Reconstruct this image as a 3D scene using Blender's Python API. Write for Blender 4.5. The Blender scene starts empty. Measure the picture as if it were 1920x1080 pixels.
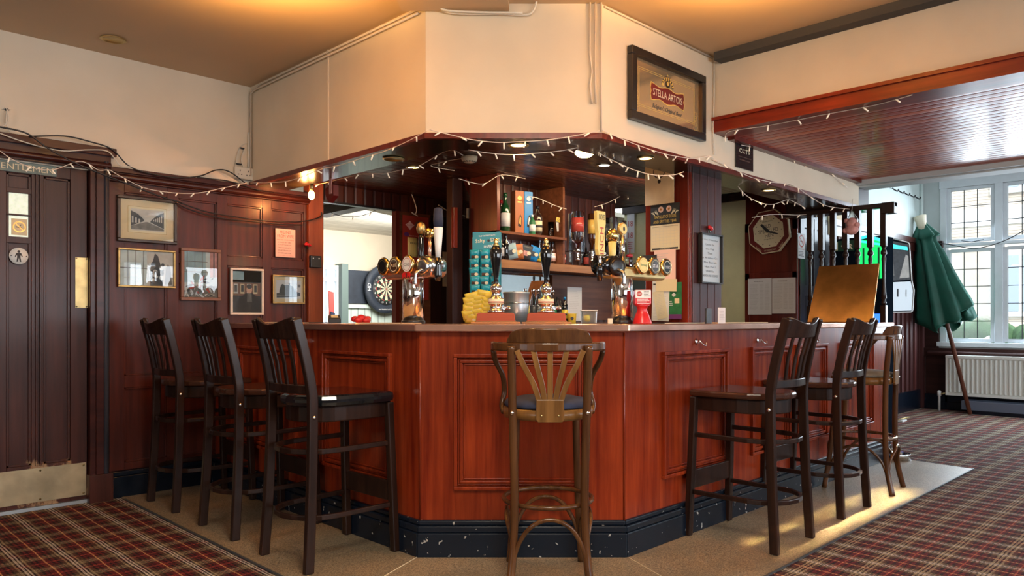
import bpy, math, random
from mathutils import Vector, Matrix, Euler
SC = bpy.context.scene
COL = SC.collection
random.seed(7)
PI = math.pi
S2 = 2 ** .5
# ------------------------------------------------------------------ camera
FPX, EYE, HOR = 1405.0, 1.12, 600.0
cd = bpy.data.cameras.new('camera')
cam = bpy.data.objects.new('camera', cd)
COL.objects.link(cam)
cam.location = (0, 0, EYE)
cam.rotation_euler = (PI / 2, 0, -PI / 4)
cd.sensor_width = 36
cd.lens = FPX / 1920 * 36
cd.shift_y = (HOR - 540) / 1920
cd.clip_start = .05
SC.camera = cam
# ------------------------------------------------------------------ colour management, world
vs = SC.view_settings
vs.view_transform = 'Standard'
vs.look = 'None'
vs.gamma = 1
vs.exposure = 0.22
try: vs.use_curve_mapping = False
except Exception: pass
w = bpy.data.worlds.new('sky')
SC.world = w
w.use_nodes = True
bg = w.node_tree.nodes['Background']
bg.inputs[0].default_value = (.80, .90, 1.0, 1)
bg.inputs[1].default_value = 2.2
# ------------------------------------------------------------------ lights
def area(name, loc, target, sx, sy, power, color, spread=180):
    l = bpy.data.lights.new(name, 'AREA')
    l.shape = 'RECTANGLE'; l.size = sx; l.size_y = sy
    l.energy = power; l.color = color; l.spread = math.radians(spread)
    o = bpy.data.objects.new(name, l)
    COL.objects.link(o)
    o.location = loc
    d = Vector(target) - Vector(loc)
    o.rotation_euler = d.to_track_quat('-Z', 'Y').to_euler()
    return o
def point(name, loc, power, color, r=.04):
    l = bpy.data.lights.new(name, 'POINT')
    l.energy = power; l.color = color; l.shadow_soft_size = r
    o = bpy.data.objects.new(name, l); COL.objects.link(o); o.location = loc
    return o
def spot(name, loc, target, power, color, ang=80, blend=.6, r=.03):
    l = bpy.data.lights.new(name, 'SPOT')
    l.energy = power; l.color = color; l.shadow_soft_size = r
    l.spot_size = math.radians(ang); l.spot_blend = blend
    o = bpy.data.objects.new(name, l); COL.objects.link(o); o.location = loc
    d = Vector(target) - Vector(loc)
    o.rotation_euler = d.to_track_quat('-Z', 'Y').to_euler()
    return o
DAY = (.86, .93, 1.0)
WARM = (1.0, .62, .25)
for k in range(3):     # the leaded windows behind the camera
    area('daylight_front_windows', (.9 + 2.1 * k, -3.25, 1.45), (.9 + 2.1 * k, 4, 1.1), 1.5, 1.2, 46, DAY)
area('daylight_near_windows', (-2.9, 1.6, 1.5), (4, 2.6, 1.2), 1.6, 1.3, 36, (.92, .95, 1.0))
for k in range(4):     # one per casement of the far window
    area('daylight_bay_window', (10.40, 2.53 - .605 * k, 1.40), (6.0, 2.0 - .605 * k, .5), .42, 1.05, 20, (.74, .88, 1.0))
    area('daylight_bay_window', (10.40, 2.53 - .605 * k, 2.42), (6.0, 2.0 - .605 * k, .5), .42, .55, 10, (.74, .88, 1.0))
area('daylight_side_room', (8.6, -3.2, 1.5), (8.0, 3, 1.3), 2.6, 1.2, 60, (.72, .88, 1.0))
area('daylight_games_room', (5.2, 7.0, 2.2), (4.6, 8.7, 1.2), 1.5, 1.0, 120, (1, .97, .9))
# ceiling lamps of the main room close under the ceiling, above the top of the picture
point('wall_lamp_light', (1.7, 2.7, 2.50), 5, (1, .52, .10), .06)
point('wall_lamp_light', (2.7, 1.7, 2.50), 5, (1, .52, .10), .06)
spot('wall_uplighter', (1.60, 3.20, 2.50), (1.62, 3.22, 3), 110, (1, .50, .12), 158, .5, .12)
spot('wall_uplighter', (3.05, 1.55, 2.50), (3.07, 1.57, 3), 150, (1, .50, .12), 158, .5, .12)
# narrow area lamp added by the far window, standing in for low sun
area('sun_patch_lamp', (10.2, 1.60, 2.15), (4.35, 1.70, 0), .20, .62, 5.0, (1, .66, .28), 1.6)
area('room_fill_light', (.9, .6, 2.5), (1.2, 1.2, 0), .7, .7, 70, (1, .88, .70))  # unseen area light added to brighten the whole room
point('side_room_lamp_light', (5.1, -.7, 1.95), 30, (1, .58, .24), .08)
# unseen area lights added to brighten the back bar and shelf
area('bar_fill_light', (4.3, 3.3, 2.14), (4.5, 4.1, 1.2), 1.4, .1, 12, (1, .72, .42))
area('shelf_fill_light', (4.1, 3.93, 1.74), (4.1, 4.0, 1.5), .5, .03, 1.2, (.8, .9, 1))

# ------------------------------------------------------------------ pixel -> place on a known plane
def P(px, py, X=None, Y=None, Z=None, D=None, N=None):
    t = (px - 960) / FPX
    if X is not None: d = X * S2 / (1 + t)
    elif Y is not None: d = Y * S2 / (1 - t)
    elif N is not None: d = N / S2           # plane X+Y=N
    elif Z is not None: d = (Z - EYE) * FPX / (HOR - py)
    else: d = D
    return Vector((d * (1 + t) / S2, d * (1 - t) / S2, EYE + (HOR - py) * d / FPX))
# ------------------------------------------------------------------ materials
MAT = {}
def newmat(name):
    m = bpy.data.materials.new(name); m.use_nodes = True
    MAT[name] = m
    return m, m.node_tree.nodes, m.node_tree.links, m.node_tree.nodes['Principled BSDF']
def setp(b, **k):
    for n, v in k.items():
        n = {'rough': 'Roughness', 'metal': 'Metallic', 'coat': 'Coat Weight', 'coatr': 'Coat Roughness', 'trans': 'Transmission Weight', 'ior': 'IOR', 'spec': 'Specular IOR Level', 'alpha': 'Alpha', 'sheen': 'Sheen Weight', 'em': 'Emission Strength'}[n]
        b.inputs[n].default_value = v
def plain(name, c, rough=.5, noise=.0, nscale=8, bump=0, bscale=60, emis=None, **k):
    m, N, L, b = newmat(name)
    b.inputs['Base Color'].default_value = (*c, 1)
    setp(b, rough=rough, **k)
    tc = N.new('ShaderNodeTexCoord')
    if noise:
        n = N.new('ShaderNodeTexNoise'); n.inputs['Scale'].default_value = nscale; n.inputs['Detail'].default_value = 6
        L.new(tc.outputs['Object'], n.inputs['Vector'])
        r = N.new('ShaderNodeValToRGB')
        r.color_ramp.elements[0].position = .3; r.color_ramp.elements[1].position = .72
        r.color_ramp.elements[0].color = (*[x * (1 - noise) for x in c], 1)
        r.color_ramp.elements[1].color = (*[min(1, x * (1 + noise * .6)) for x in c], 1)
        L.new(n.outputs['Fac'], r.inputs[0]); L.new(r.outputs[0], b.inputs['Base Color'])
    if bump:
        n = N.new('ShaderNodeTexNoise'); n.inputs['Scale'].default_value = bscale; n.inputs['Detail'].default_value = 4
        L.new(tc.outputs['Object'], n.inputs['Vector'])
        bp = N.new('ShaderNodeBump'); bp.inputs['Strength'].default_value = bump; bp.inputs['Distance'].default_value = .004
        L.new(n.outputs['Fac'], bp.inputs['Height']); L.new(bp.outputs[0], b.inputs['Normal'])
    if emis:
        b.inputs['Emission Color'].default_value = (*emis[0], 1); b.inputs['Emission Strength'].default_value = emis[1]
    return m
def wood(name, c1, c2, rough=.35, axis='Z', scale=1.0, coat=0.0, wear=None, wearz=None, bump=.12, glossvar=.0):
    m, N, L, b = newmat(name)
    tc = N.new('ShaderNodeTexCoord')
    mp = N.new('ShaderNodeMapping')
    s = {'X': (1.6, 26, 26), 'Y': (26, 1.6, 26), 'Z': (26, 26, 1.6)}[axis]
    mp.inputs['Scale'].default_value = [x * scale for x in s]
    L.new(tc.outputs['Object'], mp.inputs[0])
    n = N.new('ShaderNodeTexNoise'); n.inputs['Scale'].default_value = 1; n.inputs['Detail'].default_value = 8; n.inputs['Roughness'].default_value = .62
    L.new(mp.outputs[0], n.inputs[0])
    r = N.new('ShaderNodeValToRGB')
    r.color_ramp.elements[0].position = .30; r.color_ramp.elements[1].position = .72
    r.color_ramp.elements[0].color = (*c1, 1); r.color_ramp.elements[1].color = (*c2, 1)
    L.new(n.outputs['Fac'], r.inputs[0])
    big = N.new('ShaderNodeTexNoise'); big.inputs['Scale'].default_value = 1.7; big.inputs['Detail'].default_value = 3
    L.new(tc.outputs['Object'], big.inputs[0])
    mr = N.new('ShaderNodeMapRange'); mr.inputs[1].default_value = .3; mr.inputs[2].default_value = .7; mr.inputs[3].default_value = .72; mr.inputs[4].default_value = 1.2
    L.new(big.outputs['Fac'], mr.inputs[0])
    mu = N.new('ShaderNodeMix'); mu.data_type = 'RGBA'; mu.blend_type = 'MULTIPLY'; mu.inputs[0].default_value = 1
    L.new(r.outputs[0], mu.inputs[6]); L.new(mr.outputs[0], mu.inputs[7])
    out = mu.outputs[2]
    if wear:
        w1 = N.new('ShaderNodeTexNoise'); w1.inputs['Scale'].default_value = wear[1]; w1.inputs['Detail'].default_value = 9; w1.inputs['Roughness'].default_value = .68
        mp2 = N.new('ShaderNodeMapping'); mp2.inputs['Scale'].default_value = (1.2, 1.2, .6); mp2.inputs['Location'].default_value = (3.1, 1.7, .4)
        L.new(tc.outputs['Object'], mp2.inputs[0]); L.new(mp2.outputs[0], w1.inputs[0])
        gt = N.new('ShaderNodeMapRange'); gt.inputs[1].default_value = wear[2]; gt.inputs[2].default_value = wear[2] + .05
        src = w1.outputs['Fac']
        if wearz:
            sx = N.new('ShaderNodeSeparateXYZ'); L.new(tc.outputs['Object'], sx.inputs[0])
            zr = N.new('ShaderNodeMapRange'); zr.inputs[1].default_value = wearz[0]; zr.inputs[2].default_value = wearz[1]; zr.inputs[3].default_value = .0; zr.inputs[4].default_value = -.22
            L.new(sx.outputs[2], zr.inputs[0])
            ad = N.new('ShaderNodeMath'); ad.operation = 'ADD'; L.new(src, ad.inputs[0]); L.new(zr.outputs[0], ad.inputs[1]); src = ad.outputs[0]
        L.new(src, gt.inputs[0])
        mx = N.new('ShaderNodeMix'); mx.data_type = 'RGBA'; L.new(gt.outputs[0], mx.inputs[0]); L.new(out, mx.inputs[6]); mx.inputs[7].default_value = (*wear[0], 1)
        out = mx.outputs[2]
    L.new(out, b.inputs['Base Color'])
    setp(b, rough=rough, coat=coat * .35, coatr=.12, spec=.26)
    if glossvar:
        rr = N.new('ShaderNodeMapRange'); rr.inputs[3].default_value = rough; rr.inputs[4].default_value = rough + glossvar
        rr.inputs[1].default_value = .35; rr.inputs[2].default_value = .65
        L.new(n.outputs['Fac'], rr.inputs[0]); L.new(rr.outputs[0], b.inputs['Roughness'])
    if bump:
        bp = N.new('ShaderNodeBump'); bp.inputs['Strength'].default_value = bump; bp.inputs['Distance'].default_value = .002
        L.new(n.outputs['Fac'], bp.inputs['Height']); L.new(bp.outputs[0], b.inputs['Normal'])
    return m
def glassm(name, c, rough=.0, ior=1.45):
    m, N, L, b = newmat(name)
    b.inputs['Base Color'].default_value = (*c, 1); setp(b, rough=rough, trans=1, ior=ior)
    return m
def thin_glass(name, tint=(1, 1, 1), refl=.08, rough=.0, bump=0):
    m, N, L, b = newmat(name)
    N.remove(b)
    o = N['Material Output']
    tr = N.new('ShaderNodeBsdfTransparent'); tr.inputs[0].default_value = (*tint, 1)
    gl = N.new('ShaderNodeBsdfGlossy'); gl.inputs['Roughness'].default_value = rough
    fr = N.new('ShaderNodeFresnel'); fr.inputs[0].default_value = 1.5
    mx = N.new('ShaderNodeMixShader')
    L.new(fr.outputs[0], mx.inputs[0]); L.new(tr.outputs[0], mx.inputs[1]); L.new(gl.outputs[0], mx.inputs[2])
    L.new(mx.outputs[0], o.inputs[0])
    return m
wood('bar_red', (.115, .009, .003), (.30, .042, .010), rough=.26, coat=.35, axis='Z', scale=.8, bump=.05)
wood('bar_red_y', (.12, .010, .005), (.26, .030, .010), rough=.3, axis='Y', scale=.8)
wood('bar_red_dark', (.075, .010, .006), (.16, .022, .012), rough=.28, coat=.3, axis='Z', bump=.06)
wood('wall_wood', (.040, .007, .004), (.115, .021, .011), rough=.34, coat=.25, axis='Z', scale=.8, wear=((.30, .15, .08), 3.2, .735))
wood('door_wood', (.030, .009, .007), (.075, .022, .015), rough=.36, coat=.2, axis='Z', scale=.8, wear=((.33, .20, .11), 5.0, .555), wearz=(.22, .55))
wood('trim_wood', (.030, .007, .006), (.075, .017, .012), rough=.3, coat=.3, axis='X', scale=.8)
wood('trim_wood_y', (.030, .007, .006), (.075, .017, .012), rough=.3, coat=.3, axis='Y', scale=.8)
wood('post_red', (.10, .010, .006), (.20, .024, .010), rough=.2, coat=.5, axis='Z', scale=.6)
wood('pilaster', (.15, .030, .010), (.30, .075, .025), rough=.35, axis='Z', scale=.7, wear=((.42, .16, .05), 7, .70))
wood('pillar_board', (.040, .014, .015), (.085, .030, .030), rough=.30, coat=.4, axis='Z', scale=.8, wear=((.3, .25, .25), 9, .74))
wood('dark_board', (.014, .004, .003), (.040, .011, .008), rough=.4, axis='Z')
wood('blue_door', (.020, .020, .026), (.055, .052, .066), rough=.3, axis='Z')
wood('stool_wood', (.009, .004, .003), (.032, .013, .008), rough=.30, coat=.25, axis='Z', scale=1.3, wear=((.12, .06, .035), 11, .70))
wood('stool_seat', (.030, .010, .006), (.085, .030, .016), rough=.22, coat=.5, axis='Y', scale=1.1)
wood('bent_wood', (.040, .014, .005), (.125, .050, .016), rough=.25, coat=.5, axis='Z', scale=1.2)
wood('bent_wood_splat', (.13, .055, .014), (.26, .12, .035), rough=.3, coat=.4, axis='Z', scale=1.2)
wood('shelf_wood', (.10, .028, .012), (.22, .075, .03), rough=.35, axis='X')
wood('shelf_edge', (.22, .09, .035), (.42, .20, .085), rough=.4, axis='X')
wood('counter_block', (.26, .05, .025), (.36, .08, .04), rough=.35, axis='X')
wood('pole_wood', (.09, .030, .018), (.17, .06, .035), rough=.4, axis='Z')
wood('sill_wood', (.020, .008, .007), (.050, .018, .015), rough=.35, axis='Y')
plain('cream_wall', (.62, .535, .41), .75, noise=.07, nscale=3, bump=.1, bscale=30)
plain('cream_left', (.66, .585, .47), .7, noise=.08, nscale=2.2, bump=.06, bscale=18)
plain('cream_far', (.62, .60, .36), .8, noise=.06, bump=.5, bscale=55)
plain('grey_wall', (.46, .50, .50), .6, noise=.05)
plain('ceiling_paint', (.50, .36, .225), .55, noise=.08, nscale=.8)
plain('beam_shade', (.055, .05, .045), .8)
plain('green_white', (.60, .68, .66), .6, noise=.05, nscale=3)
plain('pale_green', (.55, .66, .60), .5)
plain('slate_green', (.12, .17, .16), .5)
plain('black_paint', (.004, .007, .014), .25, noise=.3, nscale=9, spec=.35)
plain('window_white', (.60, .63, .66), .4, noise=.06)
plain('lead', (.05, .055, .06), .5)
plain('white_gloss', (.75, .76, .74), .3)
plain('radiator_white', (.72, .73, .68), .35)
plain('black_plastic', (.008, .008, .010), .3)
plain('black_gloss', (.006, .006, .007), .12, coat=.4)
plain('frame_black', (.012, .010, .010), .28)
plain('frame_brown', (.035, .016, .008), .3, noise=.3, nscale=20)
plain('frame_gold', (.42, .27, .10), .35, metal=.8, noise=.25, nscale=25)
plain('frame_rose', (.20, .085, .050), .4, noise=.15, nscale=20)
plain('frame_white', (.70, .62, .55), .4)
plain('brass', (.55, .41, .19), .42, metal=1, noise=.25, nscale=15)
plain('brass_bright', (.80, .58, .22), .16, metal=1)
plain('kick_brass', (.46, .36, .22), .42, metal=.7, noise=.3, nscale=7, bump=.1)
plain('chrome', (.75, .76, .78), .08, metal=1)
plain('steel', (.55, .57, .60), .22, metal=1)
plain('aluminium', (.50, .54, .57), .38, metal=.8)
plain('copper_top', (.70, .40, .30), .22, metal=.85, noise=.25, nscale=6)
plain('copper_sheet', (.78, .34, .09), .34, metal=.9, noise=.35, nscale=5, bump=.5, bscale=9)
plain('vinyl_black', (.006, .007, .009), .13, coat=.6, bump=.5, bscale=22)
plain('navy_fabric', (.018, .024, .055), .85, noise=.2, nscale=30)
plain('grey_fabric', (.16, .135, .10), .8, noise=.15, nscale=30)
plain('green_fabric', (.004, .085, .055), .55, noise=.25, nscale=6)
plain('cream_fabric', (.62, .56, .42), .8)
plain('paper_white', (.62, .62, .64), .7)
plain('paper_warm', (.68, .56, .36), .7)
plain('paper_pink', (.78, .50, .44), .7)
plain('paper_kraft', (.55, .36, .19), .75, noise=.1, nscale=12)
plain('paper_blue', (.48, .56, .60), .6)
plain('ink', (.03, .03, .035), .7)
plain('ink_grey', (.28, .27, .28), .7)
plain('ink_soft', (.45, .44, .46), .7)
plain('ink_red', (.42, .06, .05), .6)
plain('red_sign', (.14, .008, .008), .4)
plain('red_plastic', (.55, .012, .015), .3)
plain('red_poster', (.34, .03, .015), .5)
plain('yellow', (.72, .53, .06), .4, noise=.2, nscale=25)
plain('yellow_label', (.75, .60, .20), .4)
plain('teal', (.006, .20, .27), .35)
plain('teal_bag', (.01, .26, .36), .25, noise=.4, nscale=40, bump=.4, bscale=50)
plain('white_ink', (.80, .80, .78), .5)
plain('cream_ink', (.72, .64, .44), .5)
plain('gold_ink', (.62, .42, .10), .4)
plain('blue_card', (.008, .20, .52), .4)
plain('orange_card', (.36, .10, .022), .45)
plain('photo_dark', (.035, .038, .045), .4, noise=.5, nscale=30)
plain('photo_mid', (.18, .17, .16), .5, noise=.5, nscale=26)
plain('photo_light', (.58, .56, .52), .5, noise=.2, nscale=18)
plain('photo_blue', (.32, .46, .50), .5, noise=.35, nscale=9)
plain('glass_glare', (.58, .66, .66), .5, noise=.2, nscale=14)
plain('skin', (.62, .38, .28), .5)
plain('pink', (.62, .30, .27), .6, noise=.3, nscale=25)
plain('purple', (.13, .03, .16), .5)
plain('green_print', (.02, .16, .06), .5, noise=.3, nscale=30)
plain('bottle_green', (.006, .05, .016), .08, coat=.5)
plain('bottle_black', (.006, .005, .005), .1, coat=.5)
plain('bottle_brown', (.05, .014, .004), .08, coat=.5)
plain('whiskey', (.26, .10, .016), .1, coat=.5)
glassm('clear_glass', (.95, .97, .97))
glassm('frosted', (.9, .94, .92), rough=.35)
plain('pink_spirit', (.42, .06, .05), .1, coat=.4)
plain('tumbler_red', (.5, .03, .05), .2)
plain('mirror', (.78, .80, .80), .02, metal=1)
plain('slate', (.030, .040, .060), .6, noise=.4, nscale=5)
plain('board_black', (.012, .013, .014), .6)
plain('bin_green', (.004, .18, .05), .3, emis=((.01, .9, .18), .9))
plain('neon_cyan', (.02, .3, .35), .3, emis=((.05, .75, .8), 1.2))
plain('neon_blue', (.02, .1, .5), .3, emis=((.05, .25, 1), 1.2))
plain('machine_dark', (.006, .009, .014), .9, spec=.0)
plain('exit_green', (.004, .045, .018), .4)
plain('bulb_warm', (1, .8, .5), .3, emis=((1, .72, .28), 9))
plain('bulb_hot', (1, .85, .5), .3, emis=((1, .80, .30), 14))
plain('bulb_cool', (1, 1, 1), .3, emis=((.95, .95, 1.0), 9))
plain('bulb_flame', (1, .6, .2), .3, emis=((1, .50, .14), 30))
plain('lamp_bowl', (.03, .02, .012), .4)
plain('fairy_bulb', (.86, .74, .62), .35, emis=((1, .75, .5), .25))
plain('fairy_cable', (.74, .62, .52), .45)
plain('cable_black', (.010, .008, .008), .4)
plain('cable_white', (.62, .58, .50), .5)
plain('trunking', (.56, .47, .37), .55)
plain('brick', (.60, .50, .38), .9, noise=.25, nscale=3)
plain('facade_white', (.8, .8, .8), .8)
plain('facade_glass', (.35, .42, .50), .2)
plain('hedge', (.10, .19, .09), .9, noise=.5, nscale=6)
plain('steps_blue', (.11, .13, .18), .6)
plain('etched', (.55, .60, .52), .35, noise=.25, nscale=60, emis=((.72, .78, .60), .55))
plain('mirror_gold', (.62, .47, .29), .12, metal=.75)
plain('soffit_gloss', (.020, .018, .010), .25, coat=.2, noise=.3, nscale=3)
thin_glass('thin_glass', (.97, .98, .98))

def slats(name, c1, c2, axis, pitch, rough=.2, coat=.6, bumpd=.006):
    """boards side by side: thin dark grooves every pitch along axis"""
    m, N, L, b = newmat(name)
    tc = N.new('ShaderNodeTexCoord'); sx = N.new('ShaderNodeSeparateXYZ'); L.new(tc.outputs['Object'], sx.inputs[0])
    dv = N.new('ShaderNodeMath'); dv.operation = 'DIVIDE'; dv.inputs[1].default_value = pitch
    L.new(sx.outputs['XYZ'.index(axis)], dv.inputs[0])
    fr = N.new('ShaderNodeMath'); fr.operation = 'FRACT'; L.new(dv.outputs[0], fr.inputs[0])
    pp = N.new('ShaderNodeMath'); pp.operation = 'PINGPONG'; pp.inputs[1].default_value = .5; L.new(fr.outputs[0], pp.inputs[0])
    gr = N.new('ShaderNodeMapRange'); gr.inputs[1].default_value = .0; gr.inputs[2].default_value = .09
    L.new(pp.outputs[0], gr.inputs[0])
    fl = N.new('ShaderNodeMath'); fl.operation = 'FLOOR'; L.new(dv.outputs[0], fl.inputs[0])
    wn = N.new('ShaderNodeTexWhiteNoise'); wn.noise_dimensions = '1D'; L.new(fl.outputs[0], wn.inputs['W'])
    mp = N.new('ShaderNodeMapping')
    mp.inputs['Scale'].default_value = {'X': (20, 1.2, 1.2), 'Y': (1.2, 20, 1.2), 'Z': (1.2, 1.2, 20)}[axis]
    L.new(tc.outputs['Object'], mp.inputs[0])
    n = N.new('ShaderNodeTexNoise'); n.inputs['Scale'].default_value = 1; n.inputs['Detail'].default_value = 5; L.new(mp.outputs[0], n.inputs[0])
    av = N.new('ShaderNodeMath'); av.operation = 'ADD'; L.new(n.outputs['Fac'], av.inputs[0]); L.new(wn.outputs['Value'], av.inputs[1])
    r = N.new('ShaderNodeValToRGB'); r.color_ramp.elements[0].position = .45; r.color_ramp.elements[1].position = 1.3
    r.color_ramp.elements[1].position = 1.0
    r.color_ramp.elements[0].color = (*c1, 1); r.color_ramp.elements[1].color = (*c2, 1)
    hf = N.new('ShaderNodeMath'); hf.operation = 'MULTIPLY'; hf.inputs[1].default_value = .62; L.new(av.outputs[0], hf.inputs[0])
    L.new(hf.outputs[0], r.inputs[0])
    mx = N.new('ShaderNodeMix'); mx.data_type = 'RGBA'; L.new(gr.outputs[0], mx.inputs[0])
    mx.inputs[6].default_value = (*[x * .25 for x in c1], 1); L.new(r.outputs[0], mx.inputs[7])
    L.new(mx.outputs[2], b.inputs['Base Color'])
    g2 = N.new('ShaderNodeMapRange'); g2.inputs[2].default_value = .2; L.new(pp.outputs[0], g2.inputs[0])
    g3 = N.new('ShaderNodeMath'); g3.operation = 'ADD'; L.new(g2.outputs[0], g3.inputs[0])
    wv = N.new('ShaderNodeMath'); wv.operation = 'MULTIPLY'; wv.inputs[1].default_value = .3; L.new(n.outputs['Fac'], wv.inputs[0]); L.new(wv.outputs[0], g3.inputs[1])
    bp = N.new('ShaderNodeBump'); bp.inputs['Strength'].default_value = .6; bp.inputs['Distance'].default_value = bumpd
    L.new(g3.outputs[0], bp.inputs['Height']); L.new(bp.outputs[0], b.inputs['Normal'])
    setp(b, rough=rough, coat=coat, coatr=.08, spec=.4)
    return m
slats('slat_ceiling', (.34, .036, .005), (.60, .115, .016), 'X', .075, rough=.33, coat=.1, bumpd=.008)
slats('bar_ceiling', (.050, .010, .005), (.11, .022, .009), 'Y', .09, rough=.36, coat=.1)
slats('white_slats', (.44, .42, .36), (.58, .56, .50), 'Y', .10, rough=.4, coat=.1)
slats('board_x', (.045, .011, .007), (.10, .025, .012), 'X', .09, rough=.3, coat=.2)
slats('board_red_y', (.055, .013, .012), (.11, .026, .022), 'X', .10, rough=.6, coat=.0)
slats('green_boards', (.54, .64, .58), (.60, .70, .64), 'X', .11, rough=.4, coat=.1)
slats('brick_rows', (.56, .47, .38), (.74, .66, .56), 'Z', .075, rough=.9, coat=0)

def tartan():
    m, N, L, b = newmat('tartan_carpet')
    tc = N.new('ShaderNodeTexCoord'); sx = N.new('ShaderNodeSeparateXYZ'); L.new(tc.outputs['Object'], sx.inputs[0])
    # slow sideways wander of the woven lines
    wob = N.new('ShaderNodeTexNoise'); wob.inputs['Scale'].default_value = 5; L.new(tc.outputs['Object'], wob.inputs[0])
    def band(ch, seq, per, off):
        wm = N.new('ShaderNodeMath'); wm.operation = 'MULTIPLY_ADD'; wm.inputs[1].default_value = .014; L.new(wob.outputs['Fac'], wm.inputs[0]); L.new(sx.outputs[ch], wm.inputs[2])
        a = N.new('ShaderNodeMath'); a.operation = 'ADD'; a.inputs[1].default_value = off; L.new(wm.outputs[0], a.inputs[0])
        d = N.new('ShaderNodeMath'); d.operation = 'DIVIDE'; d.inputs[1].default_value = per; L.new(a.outputs[0], d.inputs[0])
        f = N.new('ShaderNodeMath'); f.operation = 'FRACT'; L.new(d.outputs[0], f.inputs[0])
        r = N.new('ShaderNodeValToRGB'); r.color_ramp.interpolation = 'CONSTANT'
        e = r.color_ramp.elements
        e[0].position = 0; e[0].color = (*seq[0][1], 1); e[1].position = seq[1][0]; e[1].color = (*seq[1][1], 1)
        for p, c in seq[2:]:
            q = e.new(p); q.color = (*c, 1)
        L.new(f.outputs[0], r.inputs[0])
        return r.outputs[0]
    red = (.10, .014, .016); nav = (.006, .007, .010); bei = (.30, .24, .15); whi = (.60, .54, .48); tan = (.62, .32, .14); brn = (.075, .042, .026); org = (.38, .085, .05)
    A = band(0, [(0, tan), (.035, red), (.12, nav), (.17, red), (.23, nav), (.28, brn), (.36, bei), (.41, nav), (.45, whi), (.50, nav), (.53, whi), (.57, nav), (.61, bei), (.66, brn), (.74, nav), (.79, red), (.84, nav), (.89, red)], .186, .0)
    B = band(1, [(0, org), (.03, red), (.12, nav), (.18, red), (.24, nav), (.30, brn), (.38, bei), (.43, nav), (.47, bei), (.52, nav), (.55, bei), (.60, nav), (.64, brn), (.72, nav), (.80, red), (.88, nav), (.93, red)], .20, .03)
    # the weave: each thread row shows one colour set, the next row the other
    wv = N.new('ShaderNodeTexChecker'); wv.inputs['Scale'].default_value = 110; L.new(tc.outputs['Object'], wv.inputs['Vector'])
    mp = N.new('ShaderNodeMath'); mp.operation = 'MULTIPLY_ADD'; mp.inputs[1].default_value = .5; mp.inputs[2].default_value = .25; L.new(wv.outputs['Fac'], mp.inputs[0])
    mx = N.new('ShaderNodeMix'); mx.data_type = 'RGBA'; L.new(mp.outputs[0], mx.inputs[0]); L.new(A, mx.inputs[6]); L.new(B, mx.inputs[7])
    dust = N.new('ShaderNodeTexNoise'); dust.inputs['Scale'].default_value = 160; dust.inputs['Detail'].default_value = 3; L.new(tc.outputs['Object'], dust.inputs[0])
    dm = N.new('ShaderNodeMapRange'); dm.inputs[1].default_value = .3; dm.inputs[2].default_value = .7; dm.inputs[3].default_value = .45; dm.inputs[4].default_value = 1.55; L.new(dust.outputs['Fac'], dm.inputs[0])
    m2 = N.new('ShaderNodeMix'); m2.data_type = 'RGBA'; m2.blend_type = 'MULTIPLY'; m2.inputs[0].default_value = 1; L.new(mx.outputs[2], m2.inputs[6]); L.new(dm.outputs[0], m2.inputs[7])
    L.new(m2.outputs[2], b.inputs['Base Color'])
    setp(b, rough=.95, spec=.15)
    bp = N.new('ShaderNodeBump'); bp.inputs['Strength'].default_value = .35; bp.inputs['Distance'].default_value = .004
    L.new(dust.outputs['Fac'], bp.inputs['Height']); L.new(bp.outputs[0], b.inputs['Normal'])
tartan()
def lino():
    m, N, L, b = newmat('lino')
    tc = N.new('ShaderNodeTexCoord')
    n = N.new('ShaderNodeTexNoise'); n.inputs['Scale'].default_value = 170; n.inputs['Detail'].default_value = 2; L.new(tc.outputs['Object'], n.inputs[0])
    r = N.new('ShaderNodeValToRGB'); e = r.color_ramp.elements
    e[0].position = .34; e[0].color = (.10, .072, .042, 1); e[1].position = .66; e[1].color = (.37, .285, .185, 1)
    L.new(n.outputs['Fac'], r.inputs[0])
    g = N.new('ShaderNodeTexNoise'); g.inputs['Scale'].default_value = 2.1; g.inputs['Detail'].default_value = 5; L.new(tc.outputs['Object'], g.inputs[0])
    mr = N.new('ShaderNodeMapRange'); mr.inputs[1].default_value = .3; mr.inputs[2].default_value = .7; mr.inputs[3].default_value = .72; mr.inputs[4].default_value = 1.12; L.new(g.outputs['Fac'], mr.inputs[0])
    mu = N.new('ShaderNodeMix'); mu.data_type = 'RGBA'; mu.blend_type = 'MULTIPLY'; mu.inputs[0].default_value = 1
    L.new(r.outputs[0], mu.inputs[6]); L.new(mr.outputs[0], mu.inputs[7]); L.new(mu.outputs[2], b.inputs['Base Color'])
    rr = N.new('ShaderNodeMapRange'); rr.inputs[3].default_value = .30; rr.inputs[4].default_value = .55; L.new(g.outputs['Fac'], rr.inputs[0]); L.new(rr.outputs[0], b.inputs['Roughness'])
lino()
def chipped():
    m, N, L, b = newmat('skirting_black')
    tc = N.new('ShaderNodeTexCoord')
    v = N.new('ShaderNodeTexNoise'); v.inputs['Scale'].default_value = 34; v.inputs['Detail'].default_value = 3; L.new(tc.outputs['Object'], v.inputs[0])
    gt = N.new('ShaderNodeMapRange'); gt.inputs[1].default_value = .685; gt.inputs[2].default_value = .70; L.new(v.outputs['Fac'], gt.inputs[0])
    mx = N.new('ShaderNodeMix'); mx.data_type = 'RGBA'; L.new(gt.outputs[0], mx.inputs[0]); mx.inputs[6].default_value = (.006, .010, .018, 1); mx.inputs[7].default_value = (.35, .33, .30, 1)
    L.new(mx.outputs[2], b.inputs['Base Color']); setp(b, rough=.22, coat=.0, spec=.35)
chipped()
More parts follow.
